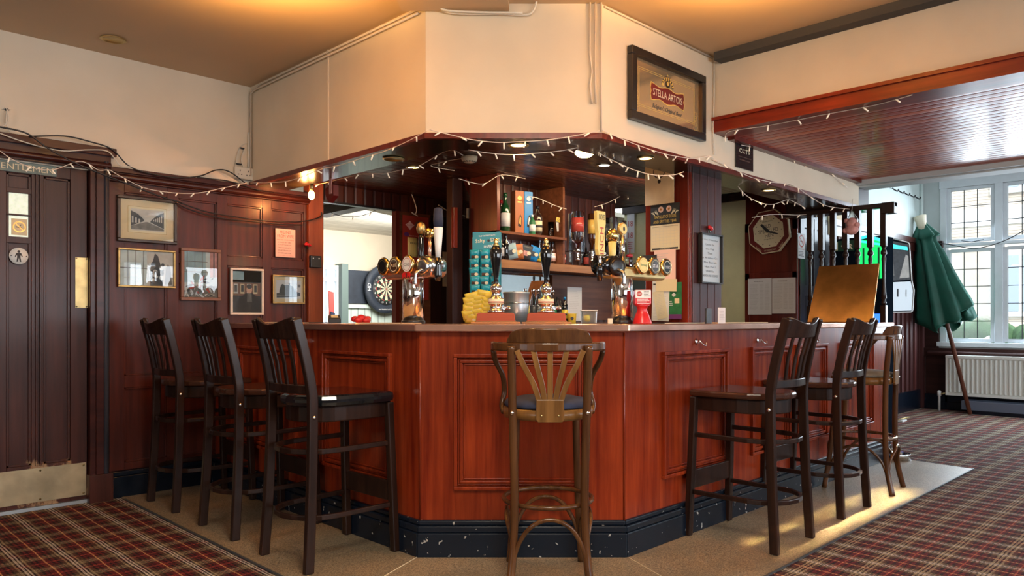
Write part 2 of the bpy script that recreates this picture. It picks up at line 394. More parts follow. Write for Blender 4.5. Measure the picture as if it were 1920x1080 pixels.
def obscured():
    m, N, L, b = newmat('obscured_glass')
    N.remove(b); o = N['Material Output']
    tc = N.new('ShaderNodeTexCoord'); n = N.new('ShaderNodeTexNoise'); n.inputs['Scale'].default_value = 28; n.inputs['Detail'].default_value = 2; n.inputs['Distortion'].default_value = 1.5
    L.new(tc.outputs['Object'], n.inputs[0])
    bp = N.new('ShaderNodeBump'); bp.inputs['Strength'].default_value = .5; bp.inputs['Distance'].default_value = .01; L.new(n.outputs['Fac'], bp.inputs['Height'])
    rf = N.new('ShaderNodeBsdfRefraction'); rf.inputs['IOR'].default_value = 1.12; rf.inputs['Roughness'].default_value = .04; L.new(bp.outputs[0], rf.inputs['Normal'])
    tr = N.new('ShaderNodeBsdfTransparent')
    dt = N.new('ShaderNodeBsdfTranslucent'); dt.inputs[0].default_value = (.8, .85, .85, 1)
    gl = N.new('ShaderNodeBsdfGlossy'); gl.inputs['Roughness'].default_value = .1
    m1 = N.new('ShaderNodeMixShader'); m1.inputs[0].default_value = .25; L.new(rf.outputs[0], m1.inputs[1]); L.new(tr.outputs[0], m1.inputs[2])
    m2 = N.new('ShaderNodeMixShader'); m2.inputs[0].default_value = .15; L.new(m1.outputs[0], m2.inputs[1]); L.new(dt.outputs[0], m2.inputs[2])
    m3 = N.new('ShaderNodeMixShader'); m3.inputs[0].default_value = .06; L.new(m2.outputs[0], m3.inputs[1]); L.new(gl.outputs[0], m3.inputs[2])
    L.new(m3.outputs[0], o.inputs[0])
obscured()
# ------------------------------------------------------------------ mesh builder
_TXT = {}
def text_geo(s):
    if s not in _TXT:
        c = bpy.data.curves.new('t', 'FONT'); c.body = s; c.align_x = 'CENTER'; c.align_y = 'CENTER'; c.size = 1; c.resolution_u = 2
        o = bpy.data.objects.new('t', c)
        me = bpy.data.meshes.new_from_object(o)
        vsx = [tuple(v.co) for v in me.vertices]; fs = [tuple(p.vertices) for p in me.polygons]
        bpy.data.objects.remove(o); bpy.data.curves.remove(c); bpy.data.meshes.remove(me)
        xs = [v[0] for v in vsx]; ys = [v[1] for v in vsx]
        cx, cy = (min(xs) + max(xs)) / 2, (min(ys) + max(ys)) / 2
        _TXT[s] = ([(v[0] - cx, v[1] - cy) for v in vsx], fs, max(xs) - min(xs), max(ys) - min(ys))
    return _TXT[s]
class MB:
    def __init__(s, M=None):
        s.v = []; s.f = []; s.m = []; s.mats = []; s.M = M or Matrix.Identity(4); s.sm = []
    def mi(s, name):
        if name not in s.mats: s.mats.append(name)
        return s.mats.index(name)
    def add(s, vs_, fs, mat, smooth=False, M=None):
        T = s.M @ M if M else s.M
        b = len(s.v); k = s.mi(mat)
        s.v += [tuple(T @ Vector(v)) for v in vs_]
        for f in fs:
            s.f.append([b + i for i in f]); s.m.append(k); s.sm.append(smooth)
        return s
    def box(s, x0, x1, y0, y1, z0, z1, mat, M=None):
        v = [(x0, y0, z0), (x1, y0, z0), (x1, y1, z0), (x0, y1, z0), (x0, y0, z1), (x1, y0, z1), (x1, y1, z1), (x0, y1, z1)]
        return s.add(v, [(0, 3, 2, 1), (4, 5, 6, 7), (0, 1, 5, 4), (1, 2, 6, 5), (2, 3, 7, 6), (3, 0, 4, 7)], mat, M=M)
    def cb(s, c, d, mat, M=None):
        return s.box(c[0] - d[0] / 2, c[0] + d[0] / 2, c[1] - d[1] / 2, c[1] + d[1] / 2, c[2] - d[2] / 2, c[2] + d[2] / 2, mat, M)
    def prism(s, pts, a, b, mat, plane='xy', M=None, smooth=False):
        """outline pts extruded from a to b along the third axis"""
        n = len(pts)
        def q(p, h):
            return {'xy': (p[0], p[1], h), 'xz': (p[0], h, p[1]), 'yz': (h, p[0], p[1])}[plane]
        v = [q(p, a) for p in pts] + [q(p, b) for p in pts]
        f = [list(range(n))[::-1], list(range(n, 2 * n))] + [(i, (i + 1) % n, n + (i + 1) % n, n + i) for i in range(n)]
        return s.add(v, f, mat, smooth, M)
    def lathe(s, prof, mat, seg=24, c=(0, 0, 0), M=None, ax='z', smooth=True, sx=1, sy=1):
        v = []; f = []
        for r, z in prof:
            for i in range(seg):
                a = 2 * PI * i / seg
                p = (r * math.cos(a) * sx, r * math.sin(a) * sy, z)
                if ax == 'x': p = (z, p[0], p[1])
                elif ax == 'y': p = (p[0], z, p[1])
                v.append((p[0] + c[0], p[1] + c[1], p[2] + c[2]))
        n = len(prof)
        for j in range(n - 1):
            for i in range(seg):
                f.append((j * seg + i, j * seg + (i + 1) % seg, (j + 1) * seg + (i + 1) % seg, (j + 1) * seg + i))
        f.append([i for i in range(seg)][::-1]); f.append([(n - 1) * seg + i for i in range(seg)])
        return s.add(v, f, mat, smooth, M)
    def tube(s, pts, r, mat, seg=8, closed=False, M=None, sq=None, up=None):
        pts = [Vector(p) for p in pts]; n = len(pts)
        v = []; f = []
        prev = None
        for i, p in enumerate(pts):
            if closed: t = pts[(i + 1) % n] - pts[i - 1]
            else: t = pts[min(i + 1, n - 1)] - pts[max(i - 1, 0)]
            if t.length < 1e-9: t = Vector((0, 0, 1))
            t.normalize()
            if prev is None:
                a = Vector(up) if up else (Vector((0, 0, 1)) if abs(t.z) < .9 else Vector((1, 0, 0)))
            else: a = prev
            nn = a - t * a.dot(t)
            if nn.length < 1e-6: nn = Vector((1, 0, 0)) - t * t.x
            nn.normalize(); prev = nn
            bn = t.cross(nn)
            rr = r[i] if isinstance(r, (list, tuple)) else r
            for k in range(seg):
                if sq:
                    c4 = [(-1, -1), (1, -1), (1, 1), (-1, 1)][k]
                    v.append(tuple(p + nn * c4[0] * sq[0] * rr / 2 + bn * c4[1] * sq[1] * rr / 2))
                else:
                    an = 2 * PI * k / seg
                    v.append(tuple(p + nn * math.cos(an) * rr + bn * math.sin(an) * rr))
        m = n if closed else n - 1
        for i in range(m):
            j = (i + 1) % n
            for k in range(seg):
                f.append((i * seg + k, i * seg + (k + 1) % seg, j * seg + (k + 1) % seg, j * seg + k))
        if not closed:
            f.append(list(range(seg))[::-1]); f.append([(n - 1) * seg + k for k in range(seg)])
        return s.add(v, f, mat, not sq, M)
    def bar(s, pts, wd, th, mat, up=None, closed=False, M=None):
        """rectangular section swept along pts; wd across 'up', th the other way"""
        return s.tube(pts, 1, mat, seg=4, closed=closed, M=M, sq=(wd, th), up=up)
    def ball(s, c, r, mat, seg=14, sx=1, sy=1, sz=1, M=None):
        pr = [(max(1e-4, math.sin(PI * i / 8)) * r, -math.cos(PI * i / 8) * r * sz) for i in range(9)]
        return s.lathe(pr, mat, seg, c, M, sx=sx, sy=sy)
    def text(s, txt, x, z, h, mat, y=-.002, w=None, th=.0012, M=None, slant=0, rot=0, squash=1):
        """text in the xz plane facing -y, h = height in metres; w = forced width"""
        vv, ff, tw, tht = text_geo(txt)
        k = h / max(tht, .01)
        kx = (w / tw) if w else k * squash
        cr, sr = math.cos(rot), math.sin(rot)
        v = []
        for a, b in vv:
            px, pz = a * kx + slant * b * k, b * k
            v.append((x + px * cr - pz * sr, y, z + px * sr + pz * cr))
        return s.add(v, ff, mat, M=M)
    def flat(s, pts, mat, y=-.001, M=None):
        return s.add([(p[0], y, p[1]) for p in pts], [list(range(len(pts)))], mat, M=M)
    def rect(s, x0, x1, z0, z1, mat, y=-.001, M=None):
        return s.flat([(x0, z0), (x1, z0), (x1, z1), (x0, z1)], mat, y, M)
    def disc(s, x, z, r, mat, y=-.001, n=20, sx=1, M=None):
        return s.flat([(x + r * sx * math.cos(2 * PI * i / n), z + r * math.sin(2 * PI * i / n)) for i in range(n)], mat, y, M)
    def ring(s, x, z, r0, r1, mat, y=-.001, n=28, M=None):
        v = []; f = []
        for i in range(n):
            a = 2 * PI * i / n
            for r in (r0, r1): v.append((x + r * math.cos(a), y, z + r * math.sin(a)))
        for i in range(n):
            j = (i + 1) % n; f.append((2 * i, 2 * j, 2 * j + 1, 2 * i + 1))
        return s.add(v, f, mat, M=M)
    def dashes(s, x0, x1, z0, z1, rows, mat, y=-.0015, seed=1, fill=.9, th=.45):
        rnd = random.Random(seed); step = (z1 - z0) / rows
        for i in range(rows):
            z = z1 - step * (i + .5); x = x0
            end = x0 + (x1 - x0) * rnd.uniform(fill * .7, fill)
            while x < end:
                l = rnd.uniform(.03, .10) * (x1 - x0)
                s.rect(x, min(x + l, x1), z - step * th / 2, z + step * th / 2, mat, y); x += l + (x1 - x0) * .018
        return s
    def build(s, name, parent=None, bev=0, loc=None, rz=0, sub=0, solid=0):
        me = bpy.data.meshes.new(name)
        me.from_pydata(s.v, [], s.f)
        for n in s.mats: me.materials.append(MAT[n])
        me.polygons.foreach_set('material_index', s.m)
        me.polygons.foreach_set('use_smooth', s.sm)
        me.update()
        o = bpy.data.objects.new(name, me); COL.objects.link(o)
        if loc is not None: o.location = loc
        o.rotation_euler = (0, 0, rz)
        if parent: o.parent = parent
        if solid:
            md = o.modifiers.new('s', 'SOLIDIFY'); md.thickness = solid; md.offset = 0
        if bev:
            md = o.modifiers.new('b', 'BEVEL'); md.width = bev; md.segments = 2; md.limit_method = 'ANGLE'; md.angle_limit = .6
        if sub:
            md = o.modifiers.new('u', 'SUBSURF'); md.levels = sub; md.render_levels = sub
        return o
def tag(o, label, cat, group=None, kind=None):
    o['label'] = label; o['category'] = cat
    if group: o['group'] = group
    if kind: o['kind'] = kind
    return o
def struct(o):
    o['kind'] = 'structure'; return o
def thing(name, label, cat, loc=(0, 0, 0), rz=0, group=None):
    o = bpy.data.objects.new(name, None); COL.objects.link(o)
    o.location = loc; o.rotation_euler = (0, 0, rz); o.empty_display_size = .05
    return tag(o, label, cat, group)
def copy_tree(o, parent=None):
    c = o.copy(); COL.objects.link(c); c.parent = parent
    for ch in list(o.children): copy_tree(ch, c)
    return c
def spline(pts, n=6):
    pts = [Vector(p) for p in pts]
    if len(pts) < 3: return pts
    out = []
    for i in range(len(pts) - 1):
        p0, p1, p2, p3 = pts[max(i - 1, 0)], pts[i], pts[i + 1], pts[min(i + 2, len(pts) - 1)]
        for k in range(n):
            t = k / n
            out.append(.5 * ((2 * p1) + (-p0 + p2) * t + (2 * p0 - 5 * p1 + 4 * p2 - p3) * t * t + (-p0 + 3 * p1 - 3 * p2 + p3) * t ** 3))
    out.append(pts[-1]); return out
RZX = -PI / 2            # faces -X: local x runs to the viewer's right
def wallrect(px0, py0, px1, py1, X=None, Y=None):
    """a rectangle hung on a wall, from its two photo corners: centre, width, height, turn"""
    a = P(px0, py0, X=X, Y=Y); b = P(px1, py1, X=X, Y=Y)
    b.z = P(px0, py1, X=X, Y=Y).z
    c = (a + b) / 2; wd = abs(b.x - a.x) if Y is not None else abs(b.y - a.y)
    pc = (px0 + px1) / 2; ph = (py0 + py1) / 2
    z0 = (P(px0, py0, X=X, Y=Y).z); z1 = P(px0, py1, X=X, Y=Y).z   # both heights read at the left edge
    return c, wd, abs(z0 - z1), (0 if Y is not None else RZX)
# ================================================================== THE ROOM
YW = 5.10                 # left wall face
CEIL = 2.78
def offs(w, base=(2.46, 5.56, 2.45), y0=5.1, x1=6.67):
    X, Nn, Y = base[0] + w, base[1] + w * S2, base[2] + w
    return [(X, y0), (X, Nn - X), (Nn - Y, Y), (x1, Y)]
def ribbon(mb, w0, w1, z0, z1, mat, base=(2.46, 5.56, 2.45), y0=5.1, x1=6.67):
    a = offs(w0, base, y0, x1); b = offs(w1, base, y0, x1)
    for i in range(3):
        mb.prism([a[i], a[i + 1], b[i + 1], b[i]], z0, z1, mat)
    return mb
# floors
m = MB(); m.box(-3, 10.6, -3.3, 5.2, -.06, 0, 'tartan_carpet'); struct(m.build('floor'))
m = MB(); m.prism([(1.60, 1.53), (6.43, 1.53), (6.50, 2.10), (6.5, 3.6), (6.9, 3.6), (6.9, 5.1), (1.60, 5.1)], 0, .004, 'lino')
for a, b_ in (((2.18, 2.81), (1.60, 2.57)), ((2.875, 2.10), (2.63, 1.53))):
    a = Vector((*a, .0045)); b_ = Vector((*b_, .0045)); m.bar([a, b_], .004, .0008, 'cream_ink', up=(0, 0, 1))
m.bar([(1.597, 5.0, .004), (1.597, 1.53, .004)], .006, .010, 'lead'); m.bar([(1.6, 1.527, .004), (6.43, 1.527, .004), (6.5, 2.1, .004)], .006, .010, 'lead')
struct(m.build('floor'))
# ceiling of the main room with its shallow central box
m = MB(); m.box(-3, 4.40, -3.3, 5.25, CEIL, CEIL + .1, 'ceiling_paint')
m.prism([(2.36, 3.18), (1.2, 2.02), (1.56, 1.66), (2.76, 2.78)], 2.735, CEIL, 'ceiling_paint')
struct(m.build('ceiling'))
m = MB(); m.box(4.40, 6.70, -3.3, 2.45, 2.31, 2.36, 'slat_ceiling')
struct(m.build('ceiling'))
m = MB(); m.box(6.6, 10.7, -3.3, 3.3, 3.0, 3.1, 'white_gloss'); struct(m.build('ceiling'))
m = MB(); m.box(6.67, 6.86, -3.3, 3.09, 2.26, 3.0, 'grey_wall'); m.box(6.60, 6.67, -3.3, 2.45, 2.27, 2.31, 'grey_wall')
struct(m.build('wall_beam'))
# cream beam over the opening, with its red trim
m = MB(); m.box(4.26, 4.40, -3.3, 2.45, 2.385, CEIL, 'cream_wall'); struct(m.build('wall_beam'))
m = MB(); m.box(4.235, 4.43, -3.3, 2.45, 2.30, 2.385, 'bar_red_y'); m.box(4.22, 4.26, -3.3, 2.445, 2.372, 2.392, 'bar_red_y')
m.box(4.43, 6.62, 2.40, 2.45, 2.285, 2.31, 'bar_red_dark')
struct(m.build('trim_1'))
m = MB(); m.box(4.17, 4.26, -3.3, 2.40, CEIL - .05, CEIL, 'beam_shade'); struct(m.build('beam_shade_strip'))  # dark strip painted in for the shadow beside the beam
# canopy above the bar
m = MB()
ribbon(m, 0, .12, 2.10, CEIL, 'cream_wall')
m.box(2.452, 2.461, 4.05, 4.062, 2.10, CEIL, 'cream_wall')
struct(m.build('wall_canopy'))
m = MB()
ribbon(m, -.012, .02, 2.07, 2.10, 'bar_red_dark'); ribbon(m, .02, .26, 2.07, 2.10, 'soffit_gloss')
struct(m.build('trim_3'))
m = MB(); m.prism([(2.6, 5.1), (2.6, 3.2), (3.2, 2.6), (5.7, 2.6), (5.7, 5.1)], 2.17, 2.20, 'bar_ceiling'); m.box(5.7, 6.9, 2.6, 5.1, 2.44, 2.48, 'dark_board'); m.box(5.66, 5.7, 2.6, 5.1, 2.17, 2.46, 'dark_board')
ribbon(m, .24, .26, 2.10, 2.2, 'bar_red_dark'); m.box(6.67, 6.90, 2.45, 3.09, 2.07, 2.3, 'dark_board')
struct(m.build('ceiling'))
# left wall: plaster above, timber panelling below, door opening, hatch
def XL(px): return P(px, 600, Y=YW).x
def ZL(px, py): return P(px, py, Y=YW).z
m = MB(); m.box(-3, 2.60, YW, YW + .15, 2.04, CEIL, 'cream_left'); struct(m.build('wall_left'))
m = MB()
PT = 2.075
XE = XL(575)
m.box(1.53, XE, YW + .012, YW + .15, 0, PT, 'wall_wood')
m.box(-3, .50, YW + .012, YW + .15, 0, PT, 'wall_wood')
xs = [(1.53, XL(233)), (XL(313), XL(335)), (XL(407), XL(425)), (XL(492), XL(508)), (XL(569), XE)]
for a, b_ in xs: m.box(a, b_, YW - .004, YW + .02, .17, 1.99, 'wall_wood')
for z0, z1 in ((1.93, 2.0), (1.50, 1.565), (.69, .765), (.17, .215)):
    for i in range(4): m.box(xs[i][1], xs[i + 1][0], YW - .003, YW + .02, z0, z1, 'wall_wood')
for i in range(4):                       # panel mouldings
    for z0, z1 in ((1.565, 1.93), (.765, 1.50), (.215, .69)):
        x0, x1 = xs[i][1], xs[i + 1][0]
        for q in ((x0, x0 + .012, z0, z1), (x1 - .012, x1, z0, z1), (x0, x1, z0, z0 + .012), (x0, x1, z1 - .012, z1)):
            m.box(q[0], q[1], YW + .002, YW + .02, q[2], q[3], 'wall_wood')
m.box(1.50, XE, YW - .05, YW, 2.045, PT, 'trim_wood'); m.box(1.50, XE, YW - .035, YW, 1.99, 2.045, 'trim_wood')
m.tube([(1.53, YW - .035, 2.018), (XE, YW - .035, 2.018)], .022, 'trim_wood', seg=10)
struct(m.build('wall_left', bev=.002))
m = MB(); m.box(XL(575), XL(603), YW - .03, YW + .05, 0, 2.17, 'pilaster'); struct(m.build('trim_4', bev=.004))
HX0, HX1, HZ = XL(603), XL(742), 2.03
m = MB()
m.box(HX0 - .02, 6.9, YW, YW + .04, HZ, 2.2, 'board_x')
m.box(HX1, 4.10, YW, YW + .04, 0, HZ, 'shelf_wood'); m.box(4.10, 6.9, YW, YW + .04, 0, HZ, 'dark_board')
m.box(HX0, HX1, YW, YW + .04, 0, 1.0, 'dark_board')
m.box(HX1 - .006, HX1 + .03, YW - .012, YW + .045, 1.0, HZ, 'bar_red_dark'); m.box(HX0, HX1, YW - .01, YW + .045, HZ - .004, HZ + .012, 'frame_black')
struct(m.build('wall_left'))
m = MB(); m.box(1.545, XE, YW - .022, YW + .01, 0, .135, 'black_paint'); m.box(1.545, XE, YW - .014, YW + .01, .135, .165, 'black_paint')
struct(m.build('baseboard_left', bev=.004))
# door frame
m = MB()
for x0, x1 in ((1.418, 1.53), (.455, .567)):
    m.box(x0, x1, YW - .03, YW + .1, .0, 2.16, 'trim_wood')
    m.box(x0 + .03, x1 - .035, YW - .048, YW - .03, .17, 2.10, 'trim_wood')
    m.tube([((x0 + x1) / 2 + .03, YW - .045, .17), ((x0 + x1) / 2 + .03, YW - .045, 2.10)], .016, 'blue_door', seg=10)
    m.box(x0 - .01, x1 + .012, YW - .055, YW + .02, 0, .17, 'door_wood')
m.box(.45, 1.535, YW - .034, YW + .1, 2.045, 2.168, 'trim_wood'); m.box(.42, 1.56, YW - .06, YW + .02, 2.135, 2.185, 'trim_wood')
m.tube([(.455, YW - .045, 2.075), (1.53, YW - .045, 2.075)], .02, 'trim_wood', seg=10)
m.box(.45, 1.55, YW + .10, YW + .15, 0, 2.16, 'black_plastic')
struct(m.build('trim_5', bev=.003))
# the door leaf
YD = YW + .015
def XD(px): return P(px, 600, Y=YD).x
def ZD(px, py): return P(px, py, Y=YD).z
d = struct(thing('door_1', 'dark varnished gentlemen\'s toilet door with brass kick plate and push plate', 'door', (0, 0, 0)))
del d['label']; del d['category']
m = MB()
x0, x1 = .572, 1.413
cols = [(XD(14), XD(58)), (XD(82), XD(132))]
cols = [(.66, .90 - .03)] + [(XD(12), XD(59)), (XD(82), XD(132))]
ed = [x0] + [q for c in cols for q in c] + [x1]
for i in range(0, len(ed), 2): m.box(ed[i], ed[i + 1], YD, YD + .045, .02, 2.04, 'door_wood')
for c0, c1 in cols: m.box(c0, c1, YD, YD + .045, .02, ZD(100, 868), 'door_wood'); m.box(c0, c1, YD, YD + .045, ZD(100, 333), 2.04, 'door_wood'); m.box(c0, c1, YD + .02, YD + .04, .02, 2.04, 'door_wood')
g0, g1 = ZD(36, 444), ZD(36, 362)
c0, c1 = cols[1]
for z0, z1 in ((ZD(36, 456), g0), (g1, g1 + .03)): m.box(c0, c1, YD, YD + .04, z0, z1, 'door_wood')
m.box(c0, c1, YD - .001, YD + .04, (g0 + g1) / 2 - .005, (g0 + g1) / 2 + .005, 'door_wood')
for c in cols:
    zb, zt = ZD(100, 868), ZD(100, 333)
    for q in ((c[0], c[0] + .014, zb, zt), (c[1] - .014, c[1], zb, zt), (c[0], c[1], zb, zb + .014), (c[0], c[1], zt - .014, zt)): m.box(q[0], q[1], YD + .008, YD + .03, q[2], q[3], 'door_wood')
for px in (68, 76): m.box(XD(px) - .006, XD(px) + .006, YD - .012, YD, .26, 2.0, 'door_wood')
m.build('door_leaf', d, bev=.002)
m = MB(); m.box(c0 + .012, c1 - .012, YD + .012, YD + .019, g0, g1, 'etched'); m.build('glass_pane', d)
m = MB(); m.box(x0 + .01, XD(161), YD - .004, YD, .045, .245, 'kick_brass')
for xx in (.75, XD(75), XD(156)):
    for zz in (.06, .23): m.lathe([(.006, -.007), (.004, -.004)], 'brass', 10, (xx, YD, zz), ax='y')
m.build('kick_plate', d)
m = MB(); m.box(XD(141), XD(164), YD - .004, YD, ZD(152, 577), ZD(152, 483), 'brass')
for xx in (XD(143), XD(162)):
    for zz in (ZD(152, 575), ZD(152, 485)): m.lathe([(.005, -.007), (.003, -.004)], 'kick_brass', 8, (xx, YD, zz), ax='y')
m.build('push_plate', d)
m = MB(); m.box(x0, 1.415, YD - .02, YD + .05, 0, .02, 'aluminium'); m.build('threshold_strip', d)
# right-hand walls beyond the counter end
m = MB()
m.box(6.90, 7.05, 3.62, YW, 0, 2.45, 'cream_far')
struct(m.build('wall_back'))
m = MB()
m.box(6.90, 7.05, 3.09, 3.62, 0, 2.45, 'bar_red_dark')
for z0, z1 in ((1.98, 2.07), (1.51, 1.58), (1.0, 1.1)): m.box(6.885, 6.90, 3.09, 3.62, z0, z1, 'bar_red_dark')
for y0, y1 in ((3.09, 3.14), (3.57, 3.62)): m.box(6.885, 6.90, y0, y1, .1, 2.07, 'bar_red_dark')
struct(m.build('wall_back', bev=.003))
m = MB(); m.box(6.86, 6.90, 3.62, YW, 2.31, 2.44, 'dark_board'); struct(m.build('trim_6'))
def XF(px): return P(px, 600, Y=3.09).x
m = MB(); m.box(6.9, 10.6, 3.09, 3.2, 2.12, 3.0, 'green_white'); m.tube([(10.47, 3.07, 2.1), (10.47, 3.07, 3.0)], .022, 'green_white')
struct(m.build('wall_far'))
m = MB(); m.box(7.62, 10.5, 3.09, 3.2, .0, 2.12, 'board_red_y')
x = 7.65
while x < 10.4:
    m.box(x, x + .05, 3.07, 3.09, .25, 2.06, 'board_red_y'); x += .16
m.box(7.6, 10.5, 3.04, 3.1, 2.08, 2.14, 'trim_wood'); m.box(7.6, 10.5, 3.06, 3.1, 1.98, 2.08, 'trim_wood')
m.box(10.38, 10.5, 3.03, 3.09, 0, 2.1, 'board_red_y')
struct(m.build('wall_far'))
m = MB(); m.box(7.62, 10.40, 3.055, 3.09, 0, .24, 'black_paint'); struct(m.build('baseboard_far'))
d = struct(bpy.data.objects.new('door_2', None)); COL.objects.link(d)
m = MB(); m.box(6.92, 7.60, 3.10, 3.18, 0, 2.12, 'blue_door')
for xa, xb in ((6.93, 7.02), (7.24, 7.30), (7.50, 7.60)): m.box(xa, xb, 3.075, 3.10, 0, 2.1, 'blue_door')
for za, zb in ((0, .25), (1.0, 1.1), (1.35, 1.45), (2.0, 2.12)): m.box(6.93, 7.6, 3.078, 3.10, za, zb, 'blue_door')
m.build('door_leaf', d, bev=.003)
# window wall
XW = 10.49
WY0, WY1 = 2.86, .44
m = MB()
m.box(XW, XW + .25, WY0, 3.3, 0, 3.0, 'grey_wall'); m.box(XW, XW + .25, -3.3, WY1, 0, 3.0, 'grey_wall')
m.box(XW, XW + .25, WY1, WY0, 0, .80, 'grey_wall'); m.box(XW, XW + .25, WY1, WY0, 2.86, 3.0, 'grey_wall')
struct(m.build('wall_right'))
m = MB()
m.box(XW - .02, XW, -3.3, 3.08, 0, .70, 'sill_wood'); m.box(XW - .07, XW, -3.3, 3.05, .66, .77, 'sill_wood')
m.tube([(XW - .07, -3.3, .70), (XW - .07, 2.98, .70)], .035, 'sill_wood', seg=10)
m.box(XW - .03, XW, WY0 + .01, 3.08, .77, 2.08, 'sill_wood'); m.box(XW - .07, XW, WY0 - .04, 3.08, 2.03, 2.11, 'sill_wood')
for y in (3.05, 2.80, 2.45): m.box(XW - .035, XW - .02, y - .03, y, .1, .66, 'sill_wood')
struct(m.build('wall_right', bev=.003))
m = MB(); m.box(XW - .05, XW, -3.3, 3.05, 0, .10, 'black_paint'); m.box(XW - .035, XW, -3.3, 3.05, .1, .19, 'black_paint'); struct(m.build('baseboard_right', bev=.003))
m = MB(); m.box(XW - .30, XW - .02, -3.3, 2.55, .045, .15, 'steps_blue'); m.box(XW - .32, XW - .02, -3.3, 2.45, 0, .045, 'black_paint'); struct(m.build('trim_7'))
wn = struct(bpy.data.objects.new('window_1', None)); COL.objects.link(wn)
fr = MB(); fr.box(XW - .05, XW + .02, WY1 - .03, WY0 + .03, .79, .845, 'window_white'); fr.box(XW - .016, XW + .1, WY1 - .01, WY0 + .01, 2.765, 2.865, 'window_white')
fr.box(XW - .016, XW + .1, WY1, WY0, 2.03, 2.07, 'window_white')
gl = MB(); go = MB(); ld = MB()
LW, PITCH = .43, .605
ys = [2.745 - i * PITCH for i in range(4)]
prev = WY0
for i, yt in enumerate(ys):
    yb = yt - LW
    fr.box(XW - .012, XW + .1, yt + .045, prev, .81, 2.86, 'window_white') if i == 0 else fr.box(XW - .012, XW + .1, yt + .045, prev - .045, .81, 2.86, 'window_white')
    for z0, z1, rows, mb in ((2.126, 2.725, 3, gl), (.894, 1.96, 5, go)):
        for q in ((yt, yt + .045, z0 - .04, z1 + .035), (yb - .045, yb, z0 - .04, z1 + .035)): fr.box(XW + .01, XW + .06, q[0], q[1], q[2], q[3], 'window_white')
        for q in ((z0 - .045, z0), (z1, z1 + .04)): fr.box(XW + .01, XW + .06, yb, yt, q[0], q[1], 'window_white')
        mb.box(XW + .030, XW + .034, yb, yt, z0, z1, 'thin_glass' if mb is gl or i % 2 else 'obscured_glass')
        for c in (1, 2): ld.box(XW + .024, XW + .040, yb + LW * c / 3 - .004, yb + LW * c / 3 + .004, z0, z1, 'lead')
        for r in range(1, rows):
            zz = z0 + (z1 - z0) * r / rows; ld.box(XW + .024, XW + .040, yb, yt, zz - .004, zz + .004, 'lead')
    prev = yb
fr.box(XW - .012, XW + .1, WY1, prev - .045, .81, 2.86, 'window_white')
fr.build('window_frame', wn, bev=.003); gl.build('glass_pane', wn); go.build('glass_pane', wn); ld.build('glazing_lead', wn)
hb = MB(); hb.tube([(XW - .02, 2.62, 2.10), (XW - .04, 2.5, 2.075), (XW - .03, 2.38, 2.095)], .006, 'lead'); hb.build('window_stay', wn)
# games room seen through the hatch
m = MB(); m.box(1.5, 8.2, 8.7, 8.85, 1.30, 2.31, 'cream_wall'); m.box(1.5, 8.2, 8.68, 8.85, 0, 1.28, 'green_boards'); m.box(1.5, 8.2, 8.64, 8.85, 1.28, 1.33, 'pale_green')
m.box(1.5, 1.6, 5.25, 8.7, 0, 2.31, 'cream_wall'); m.box(8.1, 8.2, 5.25, 8.7, 0, 2.31, 'cream_wall')
struct(m.build('wall_games'))
m = MB(); m.box(1.5, 8.2, 5.25, 8.8, 2.31, 2.36, 'white_slats'); struct(m.build('ceiling'))
m = MB(); a, b_ = P(600, 399, Z=2.26), P(700, 378, Z=2.26); m.bar([a, b_], .09, .16, 'dark_board', up=(0, 0, 1)); struct(m.build('trim_8'))
m = MB(); m.box(1.5, 8.2, 5.25, 8.8, -.06, 0, 'lino'); struct(m.build('floor'))
def XG(px, y=8.62): return P(px, 600, Y=y).x
wn = struct(bpy.data.objects.new('window_2', None)); COL.objects.link(wn)
m = MB(); zt = P(620, 497, Y=8.6).z
for px in (588, 610, 628): m.box(XG(px), XG(px) + .05, 8.58, 8.64, .9, zt, 'window_white')
for z in (.9, 1.62, zt - .06): m.box(XG(588) + .004, XG(632) - .004, 8.586, 8.634, z + .003, z + .057, 'window_white')
m.build('window_frame', wn)
m = MB(); m.box(XG(588), XG(632), 8.63, 8.64, .9, zt, 'bulb_cool'); m2 = m
MAT['window_sky'] = plain('window_sky', (.6, .7, .8), .3, emis=((.86, .93, 1), .95)); m.mats = ['window_sky']; m.build('glass_pane', wn)
m = MB(); m.box(XG(632), XG(644), 8.50, 8.66, 0, zt + .02, 'slate_green'); struct(m.build('trim_9'))
# rest of the main room, out of the picture: walls that close it
m = MB()
m.box(-3.15, -3.0, -3.3, 5.2, 0, CEIL, 'cream_wall'); struct(m.build('wall_near'))
m = MB()
m.box(-3, 10.6, -3.45, -3.3, 0, .8, 'wall_wood'); m.box(-3, 10.6, -3.45, -3.3, 2.1, 3.0, 'cream_wall')
for x0, x1 in ((-3, .4), (2.3, 3.0), (4.9, 7.2), (10.1, 10.6)): m.box(x0, x1, -3.45, -3.3, .8, 2.1, 'cream_wall')
for x0, x1 in ((.4, 2.3), (3.0, 4.9), (7.2, 10.1)):
    n = int((x1 - x0) / .2)
    for i in range(1, n): m.box(x0 + (x1 - x0) * i / n - (.03 if i % 3 == 0 else .006), x0 + (x1 - x0) * i / n + (.03 if i % 3 == 0 else .006), -3.40, -3.36, .8, 2.1, 'lead')
    for i in range(1, 5): m.box(x0, x1, -3.40, -3.36, .8 + .26 * i - .006, .8 + .26 * i + .006, 'lead')
struct(m.build('wall_front'))
